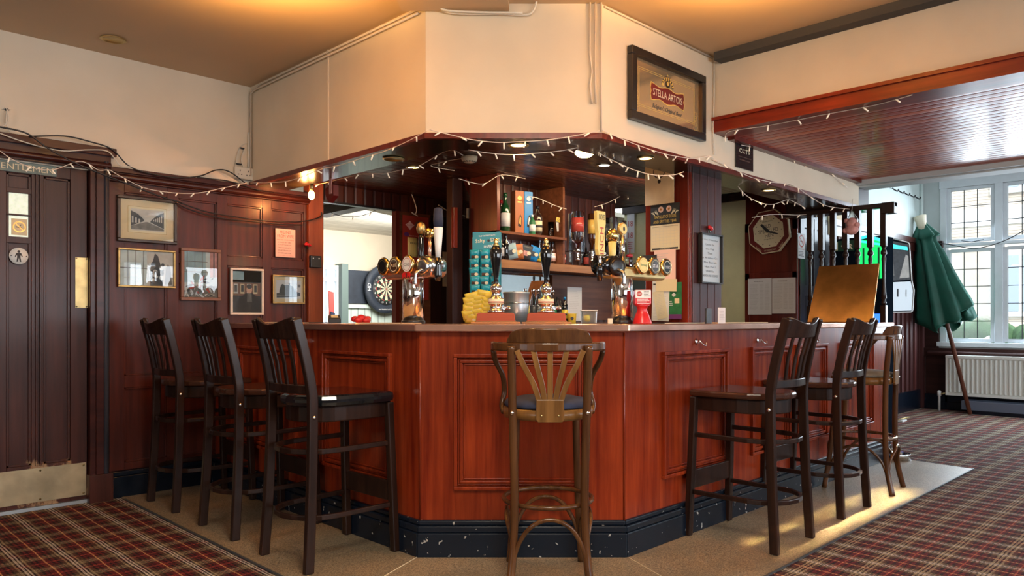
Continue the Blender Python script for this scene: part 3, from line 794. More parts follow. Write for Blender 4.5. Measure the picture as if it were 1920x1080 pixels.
# ------------------------------------------------------------------ outside the window
hs = thing('house', 'pale brick house across the street with white framed windows, seen through the leaded window', 'building', (20, 3, 0))
m = MB(); m.box(0, .6, -14, 12, -1, 9, 'brick_rows'); m.box(-.06, 0, -14, 12, 3.3, 3.7, 'facade_white'); m.build('wall', hs)
for yy in (-5.2, -3.2, -1.2, .8, 2.8):
    for zz in (1.2, 4.0):
        m = MB(); m.box(-.10, .0, yy - .6, yy + .6, zz, zz + 1.5, 'facade_white'); f = m.build('window_frame', hs)
        m = MB(); m.box(-.12, -.10, yy - .48, yy - .04, zz + .12, zz + 1.38, 'facade_glass'); m.box(-.12, -.10, yy + .04, yy + .48, zz + .12, zz + 1.38, 'facade_glass'); m.build('glass_pane', f)
m = MB()
rnd = random.Random(3)
for i in range(60): m.ball((14 + rnd.uniform(-.3, .3), 5.5 - i * .13, .35 + rnd.uniform(0, .5)), rnd.uniform(.2, .38), 'hedge', seg=8)
tag(m.build('hedge'), 'low green hedge outside, behind the lowest row of leaded window panes', 'hedge')
m = MB(); m.box(10.8, 20, -12, 14, -.1, -.05, 'grey_wall'); struct(m.build('ground'))
sunl = bpy.data.lights.new('sun', 'SUN'); sunl.energy = 3.2; sunl.color = (1, .97, .93); sunl.angle = .01
so = bpy.data.objects.new('sun', sunl); COL.objects.link(so)
so.rotation_euler = Vector((.62, .36, -.42)).to_track_quat('-Z', 'Y').to_euler()

# ================================================================== THE BAR COUNTER
BASE = (2.203, 5.02, 2.135)
XC = 6.40
bc = thing('bar_counter', 'long mahogany red panelled bar counter with chamfered corner and copper edged top', 'bar counter', (2.55, 2.47, 0))
LO = Matrix.Translation((-2.55, -2.47, 0))
m = MB(LO); kw = dict(base=BASE, y0=5.09, x1=XC)
def seg_only(mb, i, w0, w1, z0, z1, mat, **k):
    a = offs(w0, BASE, 5.09, XC); b = offs(w1, BASE, 5.09, XC); mb.prism([a[i], a[i + 1], b[i + 1], b[i]], z0, z1, mat)
for i, nm in enumerate(('left', 'mid', 'right')):
    m = MB(LO); seg_only(m, i, 0, .06, .02, 1.066, 'bar_red'); m.build('front_panel', bc, bev=.003)
m = MB(LO); m.box(XC - .06, XC, 2.20, 3.0, .02, 1.066, 'bar_red'); m.build('end_panel', bc)
for p in offs(-.002, BASE, 5.09, XC)[1:3]:
    m = MB(LO); m.lathe([(.005, .17), (.005, 1.06)], 'bar_red', 8, (p[0], p[1], 0)); m.build('corner_bead', bc)
# copper edged top
m = MB(LO); ribbon(m, -.045, .50, 1.066, 1.100, 'copper_top', BASE, 5.09, XC + .04); m.box(XC - .5, XC + .04, 2.6, 3.05, 1.066, 1.1, 'copper_top')
m.build('counter_top', bc, bev=.004)
m = MB(LO); ribbon(m, .44, .50, .6, 1.066, 'dark_board', BASE, 5.09, XC - .1); m.build('back_panel', bc)
# skirting
m = MB(LO); ribbon(m, -.030, .02, 0, .118, 'skirting_black', BASE, 5.09, XC + .03); ribbon(m, -.026, .02, .118, .150, 'skirting_black', BASE, 5.09, XC + .026); ribbon(m, -.016, .02, .150, .174, 'skirting_black', BASE, 5.09, XC + .016)
m.box(XC, XC + .03, 2.2, 3.0, 0, .13, 'skirting_black')
m.build('skirting', bc, bev=.006)
# raised panel mouldings
def molding(M, w, z0, z1):
    mb = MB(LO @ M)
    for k, (o, wd, th) in enumerate(((0, .018, .022), (.020, .008, .010), (.030, .014, .016), (.048, .007, .007))):
        for q in ((o, w - o, z0 + o, z0 + o + wd), (o, w - o, z1 - o - wd, z1 - o), (o, o + wd, z0 + o + wd, z1 - o - wd), (w - o - wd, w - o, z0 + o + wd, z1 - o - wd)):
            mb.box(q[0], q[1], -th, 0, q[2], q[3], 'bar_red')
    return mb.build('panel_moulding', bc, bev=.003)
RX, RZ = Matrix.Translation, lambda a: Matrix.Rotation(a, 4, 'Z')
for y1, y0 in ((3.68, 3.04), (4.72, 3.96)):
    molding(RX((2.203, y1, 0)) @ RZ(RZX), y1 - y0, .32, .955)
c45 = Vector((3.55 - .273 * 1.01, 3.55 + .273 * 1.01, 0)) / S2
molding(RX((c45.x - .0, c45.y, 0)) @ RZ(-PI / 4), .632, .317, .960)
for xa, xb in ((3.20, 3.84), (4.12, 4.63), (4.73, 5.21), (5.47, 6.08)):
    molding(RX((xa, 2.135, 0)), xb - xa, .32, .960)
def hook(M):
    mb = MB(LO @ M)
    mb.lathe([(.010, 0), (.010, -.004)], 'chrome', 12, ax='y', sy=1.6)
    mb.tube(spline([(0, -.004, .008), (.002, -.022, .004), (.010, -.040, -.016), (.024, -.046, -.020), (.034, -.042, -.006)]), .0035, 'chrome')
    mb.tube(spline([(0, -.004, -.006), (0, -.016, -.010), (0, -.020, -.002)]), .003, 'chrome')
    mb.build('bag_hook', bc)
for xx, zz in ((3.52, 1.005), (4.21, 1.0), (4.96, .995)): hook(RX((xx, 2.133, zz)))
hook(RX((2.201, P(575, 642, X=2.2).y, 1.0)) @ RZ(RZX))
# ================================================================== BAR STOOLS
def slat_stool(name, label, seatmat, pad=False):
    t = thing(name, label, 'bar stool', group=None)
    def rear(s):
        return spline([(.197 * s, -.235, 0), (.188 * s, -.215, .35), (.182 * s, -.205, .70), (.180 * s, -.212, .82), (.176 * s, -.245, .98), (.174 * s, -.285, 1.122)], 5)
    for s in (-1, 1):
        m = MB(); m.bar(rear(s), .044, .030, 'stool_wood', up=(0, 1, 0)); m.build('rear_leg', t, bev=.005)
        m = MB(); m.bar([(.205 * s, .232, 0), (.198 * s, .218, .36), (.19 * s, .205, .722)], .036, .036, 'stool_wood', up=(0, 1, 0)); m.build('front_leg', t, bev=.006)
        m = MB(); m.lathe([(.009, 0), (.009, .003), (.004, .007)], 'chrome', 12, (.198 * s if s > 0 else -.205, -.206, .685), ax='x'); m.build('bolt', t)
    # crest rail: horns at both ends, dip in the middle
    m = MB(); n = 14; top = []; bot = []
    for i in range(n + 1):
        u = -1 + 2 * i / n; x = .165 * u
        dip = .034 * math.cos(u * PI / 2) ** 1.5
        yb = -.295 - .028 * (1 - u * u)
        top.append((x, yb, 1.130 - dip)); bot.append((x, yb + .022, 1.03))
    v = []; f = []
    for i in range(n + 1):
        a, b_ = Vector(top[i]), Vector(bot[i])
        v += [tuple(a), tuple(a + Vector((0, .020, 0))), tuple(b_ + Vector((0, .020, 0))), tuple(b_)]
    for i in range(n):
        for k in range(4): f.append((i * 4 + k, i * 4 + (k + 1) % 4, i * 4 + 4 + (k + 1) % 4, i * 4 + 4 + k))
    f.append((3, 2, 1, 0)); f.append((n * 4, n * 4 + 1, n * 4 + 2, n * 4 + 3))
    m.add(v, f, 'stool_wood'); m.build('crest_rail', t, bev=.005)
    m = MB(); m.bar(spline([(-.175, -.215, .805), (0, -.243, .805), (.175, -.215, .805)], 6), .040, .020, 'stool_wood', up=(0, 0, 1)); m.build('back_rail', t, bev=.004)
    for i in range(4):
        x = -.096 + .064 * i; yy = -.243 + .028 * (x / .17) ** 2
        m = MB(); m.bar([(x * .92, yy, .82), (x * 1.0, yy - .018, .93), (x * 1.06, yy - .048, 1.036)], .010, .024, 'stool_wood', up=(0, 1, 0)); m.build('slat', t, bev=.003)
    # D shaped seat frame and seat
    def outline(g):
        pts = [(-.205 - g, .225 + g), (.205 + g, .225 + g), (.212 + g, .10)]
        for i in range(11):
            a = -PI * i / 10; pts.append(((.205 + g) * math.cos(a), -.03 + (.20 + g) * math.sin(a)))
        pts.append((-.212 - g, .10)); return pts
    m = MB(); m.prism(outline(-.022), .652, .724, 'stool_wood'); m.build('seat_frame', t, bev=.006)
    m = MB()
    if pad:
        m.prism(outline(.004), .722, .775, seatmat); m.build('seat_pad', t, bev=.02)
    else:
        m.prism(outline(.002), .724, .757, seatmat); m.build('seat', t, bev=.010)
    for z, g in ((.228, 0), (.525, -.006)):
        pts = [(-.196 - g, .205, z), (-.190, .0, z)]
        for i in range(9):
            a = PI + PI * i / 8; pts.append((.187 * math.cos(a), -.09 + .165 * math.sin(a), z))
        pts += [(.190, .0, z), (.196 + g, .205, z)]
        m = MB(); m.bar(pts, .024, .017, 'stool_wood', up=(0, 0, 1)); m.build('hoop_stretcher', t, bev=.004)
    m = MB(); m.box(-.188, .188, .212, .230, .242, .338, 'stool_wood'); m.build('footrest', t, bev=.004)
    return t
def at(o, x, y, rz, label=None):
    o.location = (x, y, .004); o.rotation_euler = (0, 0, rz)
    if label: o['label'] = label
    return o
s1 = slat_stool('bar_stool', 'dark slat-back bar stool nearest the panelled left wall, farthest of the three on the left', 'stool_seat')
at(s1, 1.925, 4.64, RZX + .0)
s2 = at(copy_tree(s1), 1.925, 3.87, RZX, 'dark slat-back bar stool with bare wooden seat, middle of the three left of the bar')
s3 = slat_stool('bar_stool', 'dark slat-back bar stool with padded black vinyl seat at the left of the bar', 'vinyl_black', True)
at(s3, 1.925, 3.16, RZX + .02)
s4 = at(copy_tree(s1), 3.60, 1.87, 0.0, 'dark slat-back bar stool right of the bar, the nearer one with glossy wooden seat')
s5 = at(copy_tree(s1), 4.47, 1.90, 0.0, 'dark slat-back bar stool right of the bar, second one, before the curved-arm stool')
for o in (s1, s2, s4, s5): pass

def bent_stool(label, padmat):
    t = thing('bentwood_bar_stool', label, 'bar stool')
    W = 'bent_wood'
    for s in (-1, 1):
        m = MB(); m.tube(spline([(.168 * s, -.215, 0), (.150 * s, -.178, .18), (.145 * s, -.168, .40), (.152 * s, -.172, .70), (.156 * s, -.185, .88), (.158 * s, -.20, 1.01)], 6), [.0175] * 31, W, 10); m.build('rear_leg', t)
        m = MB(); m.tube(spline([(.165 * s, .20, 0), (.150 * s, .165, .25), (.138 * s, .145, .55), (.135 * s, .14, .715)], 6), .0165, W, 10); m.build('front_leg', t)
        m = MB(); m.tube(spline([(.236 * s, -.035, .985), (.228 * s, .0, .94), (.196 * s, .03, .87), (.190 * s, .045, .80), (.200 * s, .03, .745), (.192 * s, -.0, .715)], 6), .0125, W, 8); m.build('arm_support', t)
        m = MB(); m.lathe([(.008, 0), (.008, .003), (.003, .006)], 'chrome', 10, (.155 * s, -.195, .735), ax='y'); m.build('bolt', t)
    pts = [(-.238, .02, 1.005)]
    for i in range(13):
        a = PI + PI * i / 12; pts.append((.238 * math.cos(a), -.035 + .185 * math.sin(a), 1.005))
    pts.append((.238, .02, 1.005))
    m = MB(); m.bar(spline(pts, 2), .036, .020, W, up=(0, 0, 1)); m.build('arm_rail', t, bev=.006)
    m = MB(); v = []; f = []; n = 14
    for i in range(n + 1):
        u = -1 + 2 * i / n; a = -PI / 2 + u * .86
        x, y = .238 * math.cos(a), -.035 + .185 * math.sin(a)
        x2, y2 = .222 * math.cos(a), -.035 + .168 * math.sin(a)
        zt = 1.082 - .030 * abs(u) ** 5 - (.02 if abs(u) == 1 else 0)
        v += [(x, y - .004, 1.02), (x2, y2 - .004, 1.02), (x2, y2 - .014, zt), (x, y - .014, zt)]
    for i in range(n):
        for k in range(4): f.append((i * 4 + k, i * 4 + (k + 1) % 4, i * 4 + 4 + (k + 1) % 4, i * 4 + 4 + k))
    f.append((3, 2, 1, 0)); f.append((n * 4, n * 4 + 1, n * 4 + 2, n * 4 + 3))
    m.add(v, f, W); m.build('crest_rail', t, bev=.006)
    for i in range(5):
        k = i - 2
        m = MB(); m.bar(spline([(.021 * k, -.203, .775), (.033 * k, -.206, .85), (.054 * k, -.21, .93), (.068 * k, -.212, .992)], 4), .009, .023, 'bent_wood_splat', up=(0, 1, 0)); m.build('fan_slat', t, bev=.002)
    m = MB(); m.prism([(-.05, .698), (.05, .698), (.058, .71), (.056, .79), (-.056, .79), (-.058, .71)], -.210, -.196, 'bent_wood_splat', plane='xz'); 
    m.lathe([(.005, -.002), (.002, -.005)], 'brass', 8, (-.035, -.209, .725), ax='y'); m.lathe([(.005, -.002), (.002, -.005)], 'brass', 8, (.035, -.209, .725), ax='y')
    m.build('splat_base', t, bev=.002)
    m = MB(); m.lathe([(.17, .695), (.192, .700), (.196, .72), (.192, .742), (.17, .744)], 'bent_wood_splat', 36, sy=1.0); m.build('seat_frame', t)
    m = MB(); m.lathe([(.16, .742), (.186, .746), (.190, .757), (.180, .772), (.12, .784), (.0, .788)], padmat, 36); m.build('seat_pad', t)
    for z, r in ((.345, .192), (.300, .188)):
        m = MB(); m.tube([(r * math.cos(2 * PI * i / 36), -.008 + r * math.sin(2 * PI * i / 36), z) for i in range(36)], .0105, W, 8, closed=True)
        if z > .32: m.build('foot_ring', t)
    legs = [(-.158, -.190), (.158, -.190), (.158, .178), (-.158, .178)]
    for i in range(4):
        a, b_ = Vector((*legs[i], .10)), Vector((*legs[(i + 1) % 4], .10))
        mid = (a + b_) / 2; out = mid.copy(); out.z = 0; out = out.normalized() * .02
        pt = [a, a.lerp(b_, .10) + Vector((0, 0, .10)), a.lerp(b_, .27) + Vector((0, 0, .175)) + out, mid + Vector((0, 0, .20)) + out, a.lerp(b_, .73) + Vector((0, 0, .175)) + out, a.lerp(b_, .90) + Vector((0, 0, .10)), b_]
        m = MB(); m.tube(spline(pt, 5), .0095, W, 8); m.build('arch_brace', t)
    m = MB(); m.box(.14, .17, -.21, -.19, .68, .72, 'brass'); 
    return t
b1 = bent_stool('curved bentwood bar stool with fan back and navy seat, in front of the bar corner', 'navy_fabric'); at(b1, 2.42, 2.20, -PI / 4)
b2 = bent_stool('curved bentwood bar stool with grey-brown seat at the far right end of the bar', 'grey_fabric'); at(b2, 5.20, 1.885, .12)

# ================================================================== ON THE COUNTER
ZC = 1.100
def font(label, loc, rz, L, badges, handles, capx, barmat='copper_top'):
    t = thing('beer_tap_tower', label, 'beer tap', loc, rz)
    m = MB(); m.lathe([(.064, 0), (.064, .016), (.058, .02)], 'black_plastic', 32); m.build('base', t)
    m = MB(); m.lathe([(.056, .018), (.056, .238), (.05, .245)], 'chrome', 40); m.build('column', t)
    m = MB(); m.prism([(L[0], .262), (L[0] + .02, .240), (L[1] - .02, .240), (L[1], .262), (L[1], .30), (L[0], .30)], -.055, .055, barmat, plane='xz'); m.build('tap_bar', t, bev=.012)
    m = MB(); m.lathe([(.0, -.0), (.055, .004), (.066, .02), (.066, .10), (.05, .115)], 'steel' if capx[1] == 'steel' else 'black_gloss', 28, (capx[0], -.06, .30), ax='y', sx=capx[2], sy=.85)
    m.lathe([(.03, -.006), (.05, -.001)], capx[1] if capx[1] == 'steel' else 'frame_black', 24, (capx[0], -.062, .295), ax='y', sx=capx[2]); m.build('spout_cover', t)
    m = MB(); m.tube(spline([(capx[0], -.06, .28), (capx[0], -.10, .26), (capx[0], -.105, .20)]), .009, 'steel'); m.build('spout', t)
    for bx, col1, col2, txt, tcol in badges:
        m = MB(); m.lathe([(.015, .0), (.020, -.03), (.046, -.036), (.050, -.045), (.046, -.054), (.0, -.054)], 'brass_bright', 28, (bx, -.03, .312), ax='y')
        b_ = m.build('badge', t)
        m = MB(); m.disc(bx, .312, .040, col1, -.0855, 28); m.ring(bx, .312, .031, .034, col2, -.0862)
        if txt: m.text(txt, bx, .312, .016, tcol, -.0866, w=.052)
        m.build('badge_face', b_)
    for h in handles: h(t)
    return t
def h_lathe(x, y, prof, mats, zs=0, lean=0):
    def go(t):
        m = MB(Matrix.Translation((x, y, .31 + zs)) @ Matrix.Rotation(lean, 4, 'X'))
        for (p, mt) in zip(prof, mats): m.lathe(p, mt, 18)
        m.build('tap_handle', t)
    return go
def h_paddle(x, y, h, wd, mat, txt, tcol, z0=.0, lean=0):
    def go(t):
        M = Matrix.Translation((x, y, .31 + z0)) @ Matrix.Rotation(lean, 4, 'X')
        m = MB(M); m.lathe([(.010, 0), (.010, .05)], 'chrome', 14); m.prism([(-wd * .36, .05), (wd * .36, .05), (wd * .5, .08), (wd * .44, h * .6), (wd * .6, h * .78), (wd * .56, h), (-wd * .60, h), (-wd * .60, h * .82), (-wd * .42, h * .6), (-wd * .5, .08)], -.012, .012, mat, plane='xz')
        o = m.build('tap_handle', t, bev=.003)
        m = MB(M); m.text(txt, 0, h * .89, h * .10, tcol, -.0135, w=wd * .8); m.text(txt[:4], 0, h * .45, wd * .5, 'ink_red', -.0135, w=h * .5, rot=PI / 2); m.build('handle_print', o)
    return go
fl = font('chrome beer tap tower with black and red-ribboned round badges, on the left counter', (2.47, 3.22, ZC), RZX, (-.20, .22),
     [(-.165, 'black_gloss', 'brass', '', 'white_ink'), (-.060, 'bottle_brown', 'cream_ink', 'ALE', 'cream_ink'), (.055, 'white_ink', 'ink_red', 'Cid', 'ink')],
     [h_lathe(.03, .03, [[(.012, 0), (.016, .06), (.015, .15), (.010, .17)], [(.011, .17), (.022, .18), (.026, .20), (.020, .225), (.006, .235)]], ['black_gloss', 'brass']),
      h_lathe(.115, .02, [[(.009, 0), (.011, .06), (.008, .12)], [(.010, .12), (.026, .13), (.028, .15), (.024, .17), (.006, .176)]], ['copper_top', 'brass_bright'], zs=.02),
      h_lathe(.235, -.02, [[(.014, -.12), (.02, -.09), (.016, -.04), (.020, .0)], [(.014, .0), (.018, .06), (.025, .14), (.024, .155)], [(.024, .155), (.026, .19), (.023, .25), (.010, .256)]], ['black_gloss', 'white_gloss', 'navy_fabric'], zs=.03)],
     (.155, 'steel', 1.15))
m = MB()
for s in (-1, 1): m.flat([(.055 + s * .006, .275), (.055 + s * .04, .262), (.055 + s * .032, .236), (.055 + s * .018, .25), (.055 + s * .004, .238)], 'red_plastic', -.088)
m.build('ribbon', fl)
fr_ = font('chrome beer tap tower with brass bar and three gold round badges, on the right counter', (3.24, 2.41, ZC), 0, (-.17, .34),
     [(.075, 'yellow_label', 'gold_ink', 'Strong', 'green_print'), (.185, 'photo_dark', 'brass', 'STAR', 'white_ink'), (.30, 'black_gloss', 'cream_ink', "FOSTER'S", 'white_ink')],
     [h_paddle(-.215, -.02, .275, .058, 'yellow_label', 'INCHES', 'ink', z0=-.01),
      h_lathe(-.085, .0, [[(.010, 0), (.018, .03), (.022, .10)], [(.022, .10), (.034, .125), (.03, .155), (.012, .17)]], ['yellow_label', 'brass_bright'], zs=.02),
      h_lathe(.0, .0, [[(.014, 0), (.014, .14)], [(.012, .14), (.012, .15)]], ['chrome', 'brass'], zs=.02)],
     (-.125, 'black', 1.35), 'brass')
m = MB(); m.lathe([(.030, -.012), (.034, -.006), (.034, .006), (.030, .012)], 'brass', 24, (.0, 0, .505), ax='y'); m.disc(0, .505, .027, 'yellow_label', -.0125); m.disc(0, .505, .013, 'ink', -.013, sx=.7); m.build('handle_roundel', fr_)
m = MB(); m.lathe([(.014, -.09), (.016, -.02), (.012, .0)], 'black_gloss', 14, (-.215, -.02, .31)); m.build('handle_socket', fr_)

def hand_pump(label, px):
    d = 3.84; t0 = (px - 960) / FPX
    loc = (d * (1 + t0) / S2, d * (1 - t0) / S2, ZC)
    t = thing('hand_pump', label, 'beer pump', loc, -PI / 4)
    m = MB(); m.box(-.125, .125, -.08, .08, 0, .010, 'shelf_edge'); m.build('drip_tray', t, bev=.003)
    m = MB(); m.prism([(-.10, .010), (.10, .010), (.095, .050), (.085, .056), (-.085, .056), (-.095, .050)], -.06, .06, 'counter_block', plane='xz'); m.box(-.104, .104, -.062, .062, .010, .016, 'shelf_edge'); m.build('base_block', t, bev=.004)
    m = MB(); m.lathe([(.044, .056), (.046, .066), (.034, .074), (.032, .095), (.040, .10), (.040, .13), (.026, .138), (.022, .16), (.028, .165), (.030, .19), (.022, .20), (.016, .21)], 'chrome', 28); m.build('column', t)
    m = MB(); m.lathe([(.0405, .103), (.0405, .127)], 'cream_ink', 28); m.lathe([(.0408, .108), (.0408, .114)], 'ink_red', 28); m.build('label_band', t)
    m = MB(); m.lathe([(.012, .205), (.012, .23), (.015, .25), (.020, .29), (.028, .33), (.031, .355), (.029, .38), (.020, .395), (.016, .40)], 'black_gloss', 24); m.build('pump_handle', t)
    m = MB(); m.lathe([(.014, .398), (.016, .405), (.009, .412), (.012, .42), (.012, .43), (.005, .438)], 'brass_bright', 18); m.build('finial', t)
    m = MB(); m.tube(spline([(.02, -.0, .085), (.05, -.03, .08), (.065, -.05, .085), (.07, -.055, .075)]), .008, 'chrome'); m.tube(spline([(.0, -.03, .075), (.0, -.07, .082), (.0, -.085, .07)]), .007, 'chrome'); m.build('spout', t)
    return t
hand_pump('black and chrome hand pump on a red wooden block, left one, beside the nut card', 930)
hand_pump('black and chrome hand pump on a red wooden block, right one, behind the bentwood stool', 1024)

def put(px, d, z=ZC):
    t0 = (px - 960) / FPX
    return (d * (1 + t0) / S2, d * (1 - t0) / S2, z)
# ---- nut card with hanging packets
card = thing('snack_card', 'teal cardboard display card of nut packets standing left of the hand pumps', 'snack display', put(913, 4.08), -PI / 4)
m = MB(); m.box(-.078, .078, .012, .018, .0, .50, 'teal'); m.build('backing_card', card)
m = MB(); m.prism([(-.079, .395), (.079, .415), (.079, .49), (.070, .502), (-.070, .480), (-.079, .468)], -.004, .0, 'teal', plane='xz')
m.text('THE TASTIEST NUTS', 0, .479, .007, 'white_ink', -.0055, rot=.09); m.text('Salty', -.036, .448, .026, 'cream_ink', -.0055, rot=.09); m.text('Dog', .045, .455, .026, 'cream_ink', -.0055, rot=.09); m.text('nuts!', .008, .424, .018, 'white_ink', -.0055, rot=.09)
m.disc(.009, .452, .007, 'ink', -.0055); m.build('card_header', card)
def packet(name, label, loc, rz, w_, h_, mat, face, cat, group, tilt=0, roll=0, txt=None):
    t = thing(name, label, cat, loc, rz, group); t.rotation_euler = Euler((tilt, roll, rz), 'XYZ')
    m = MB(); n = 6
    v = []; f = []
    for j in range(7):
        for i in range(7):
            u, q = -1 + i / 3, -1 + j / 3
            b_ = .012 * (1 - u ** 4) * (1 - q ** 4)
            v.append((u * w_ / 2, -b_, h_ / 2 + q * h_ / 2))
    for j in range(6):
        for i in range(6): a = j * 7 + i; f.append((a, a + 1, a + 8, a + 7))
    nb = len(v); v += [(x, .004 - y * .2, z) for x, y, z in v]; f += [tuple(nb + k for k in reversed(q)) for q in f[:36]]
    for i in range(6):
        f.append((i, nb + i, nb + i + 1, i + 1)); a = 42 + i; f.append((a, a + 1, nb + a + 1, nb + a))
        a = i * 7; f.append((a, a + 7, nb + a + 7, nb + a)); a = i * 7 + 6; f.append((a, nb + a, nb + a + 7, a + 7))
    m.add(v, f, mat, True); m.build('packet', t)
    m = MB(); (m.rect(-w_ * .34, w_ * .1, h_ * .30, h_ * .62, face, -.0128), m.disc(w_ * .18, h_ * .5, h_ * .12, 'cream_ink', -.0134, sx=1.2)) if txt is None else m.text(txt, 0, h_ * .70, h_ * .10, 'ink', -.0145, w=w_ * .7)
    m.build('packet_print', t)
    return t
cn = ['left', 'middle', 'right']; rn = ['top', 'second', 'third', 'fourth', 'fifth', 'sixth', 'lowest']
RZC = -PI / 4
for r in range(7):
    for c in range(3):
        q = put(913 + (c - 1) * 19 - 3, 4.06 - .004 * r, ZC + .33 - r * .047)
        packet('nut_packet', f'small teal nut packet in the {rn[r]} row, {cn[c]} column of the teal card', q, RZC, .055, .072, 'teal_bag', 'photo_dark' if (r + c) % 3 else 'frame_brown', 'snack packet', 'nut packets on the teal card', tilt=.35, roll=random.uniform(-.1, .1))
yn = [('top', 888, .110), ('second', 884, .088), ('third', 881, .066), ('fourth', 880, .044), ('fifth', 882, .020), ('lowest', 884, .001)]
for i, (nm, px, dz) in enumerate(yn):
    for c in range(3):
        q = put(px + 17 * c, 4.0 - .012 * (5 - i) * .3 - .004 * c, ZC + dz + (.012 if c == 1 else 0))
        packet('crisp_packet', f'yellow crisp packet, {nm} layer of the yellow pile, {cn[c]} one', q, RZC, .072, .062, 'yellow', 'gold_ink', 'snack packet', 'yellow packets below the nut card', tilt=.5, roll=random.uniform(-.25, .25))
# ---- steel ice bucket
t = thing('ice_bucket', 'square edged aluminium ice bucket between the two hand pumps', 'bucket', put(968, 4.25), RZC)
m = MB(); m.lathe([(.050, 0), (.066, .01), (.072, .10), (.073, .165), (.077, .17), (.077, .178), (.070, .178), (.066, .12), (.05, .02)], 'aluminium', 32); m.build('bucket_body', t)
m = MB(); m.tube([(.074 * math.cos(a * PI / 16), .074 * math.sin(a * PI / 16), .115) for a in range(32)], .003, 'steel', 6, closed=True); m.build('rim_band', t)
# ---- charity collection box
t = thing('collection_box', 'red cone shaped charity collecting box with white label, right of the gold taps', 'collection box', put(1204, 3.93), RZC)
m = MB(); m.lathe([(.050, 0), (.050, .006), (.034, .05), (.024, .075), (.030, .090), (.042, .10)], 'red_plastic', 28); m.build('cone_base', t)
m = MB(); m.box(-.043, .043, -.03, .03, .098, .178, 'red_plastic'); o = m.build('coin_box', t, bev=.008)
m = MB(); m.rect(-.040, .040, .135, .176, 'white_ink', -.0312); m.disc(-.02, .156, .014, 'ink_red', -.0318); m.text('CAN', -.02, .156, .008, 'white_ink', -.0322, w=.018); m.dashes(.004, .038, .140, .174, 4, 'ink', -.0318, 3); m.dashes(-.03, .038, .102, .132, 4, 'white_ink', -.0312, 5); m.build('box_label', o)
# ---- small things
def boxthing(name, label, cat, loc, rz, sz, mat, prints=None, bev=.002, part='box_body'):
    t = thing(name, label, cat, loc, rz)
    m = MB(); m.box(-sz[0] / 2, sz[0] / 2, -sz[1] / 2, sz[1] / 2, 0, sz[2], mat); o = m.build(part, t, bev=bev)
    if prints:
        m = MB(); prints(m, -sz[1] / 2 - .001); m.build('print', t)
    return t
boxthing('menu_holder', 'clear acrylic menu holder with dark card, standing on the counter before the pillar', 'menu holder', put(1328, 4.2), 0, (.055, .012, .085), 'photo_dark')
boxthing('menu_card', 'small white card standing on the counter right of the dark menu holder', 'card', put(1353, 4.35), -.3, (.055, .006, .092), 'paper_white', lambda m, y: m.dashes(-.02, .02, .02, .075, 6, 'ink_soft', y, 2))
boxthing('price_card', 'tiny cream block on the counter left of the gold tap tower base', 'card', put(1144, 3.85), RZC, (.024, .02, .028), 'cream_fabric')
t = thing('plastic_tub', 'clear plastic tub of snacks on the counter right of the hand pumps', 'tub', put(1104, 4.15), RZC)
m = MB(); m.prism([(-.040, 0), (.040, 0), (.044, .07), (-.044, .07)], -.03, .03, 'frosted', plane='xz'); m.build('tub_body', t, bev=.004)
m = MB(); m.box(-.046, .046, -.032, .032, .070, .076, 'white_gloss'); m.build('lid', t, bev=.002)
m = MB(); m.ball((-.008, 0, .03), .024, 'yellow', sx=.8, sy=.8); m.build('snacks', t)
t = thing('paper_cup', 'short yellow cup with dark emblem on the counter, left of the plastic tub', 'cup', put(1072, 4.1), RZC)
m = MB(); m.lathe([(.022, 0), (.026, .052), (.028, .055)], 'yellow', 24); m.build('cup_body', t); m = MB(); m.disc(0, .028, .009, 'ink', -.0275); m.build('emblem', t)
t = thing('card_reader', 'black card reader lying on the left counter in front of the hatch', 'card reader', P(638, 606, Z=1.1035) if False else (2.48, 4.02, ZC), RZX - .5)
m = MB(); m.prism([(-.05, 0), (.05, 0), (.05, .03), (-.03, .05), (-.05, .045)], -.035, .035, 'black_plastic', plane='xz'); m.build('reader_body', t, bev=.004)
m = MB(); m.add([(-.028, -.02, .0515), (.04, -.02, .034), (.04, .02, .034), (-.028, .02, .0515)], [(0, 1, 2, 3)], 'paper_warm'); m.build('reader_screen', t)
t = thing('bar_cloth', 'crumpled red cloth lying on the left counter under the dartboard view', 'cloth', (2.56, 3.86, ZC), 0)
m = MB(); rnd = random.Random(5)
for i in range(9): m.ball((rnd.uniform(-.03, .05), rnd.uniform(-.05, .05), .018 + rnd.uniform(0, .014)), rnd.uniform(.014, .022), 'red_plastic', 8, sx=1.4, sy=1.1)
m.build('cloth_folds', t)
# drip mats under the towers
def towel(label, loc, rz, sx, sy, mat):
    t = thing('bar_mat', label, 'bar mat', loc, rz); m = MB(); m.box(-sx / 2, sx / 2, -sy / 2, sy / 2, 0, .006, mat)
    m.build('mat', t, bev=.002); m = MB(); m.box(-sx / 2 + .01, sx / 2 - .01, -sy / 2 - .001, -sy / 2, .001, .005, 'cream_ink'); m.build('hem', t)
for lb, lc, rz, sx, mt in (('thin brown bar mat beside the left chrome tap tower', (2.36, 3.30, ZC), RZX, .42, 'paper_kraft'), ('dark bar mat at the right of the gold tap tower', (3.62, 2.30, ZC), 0, .50, 'ink'), ('brown bar mat on the counter in front of the pillar', (4.30, 2.32, ZC), 0, .60, 'paper_kraft'),
                       ('folded kraft paper lying on the far left counter behind the stools', (2.38, 4.55, ZC), RZX, .40, 'paper_kraft'), ('flat dark tray mat left of the black card reader', (2.42, 4.20, ZC), RZX, .2, 'ink')):
    towel(lb, lc, rz, sx, .13, mt)
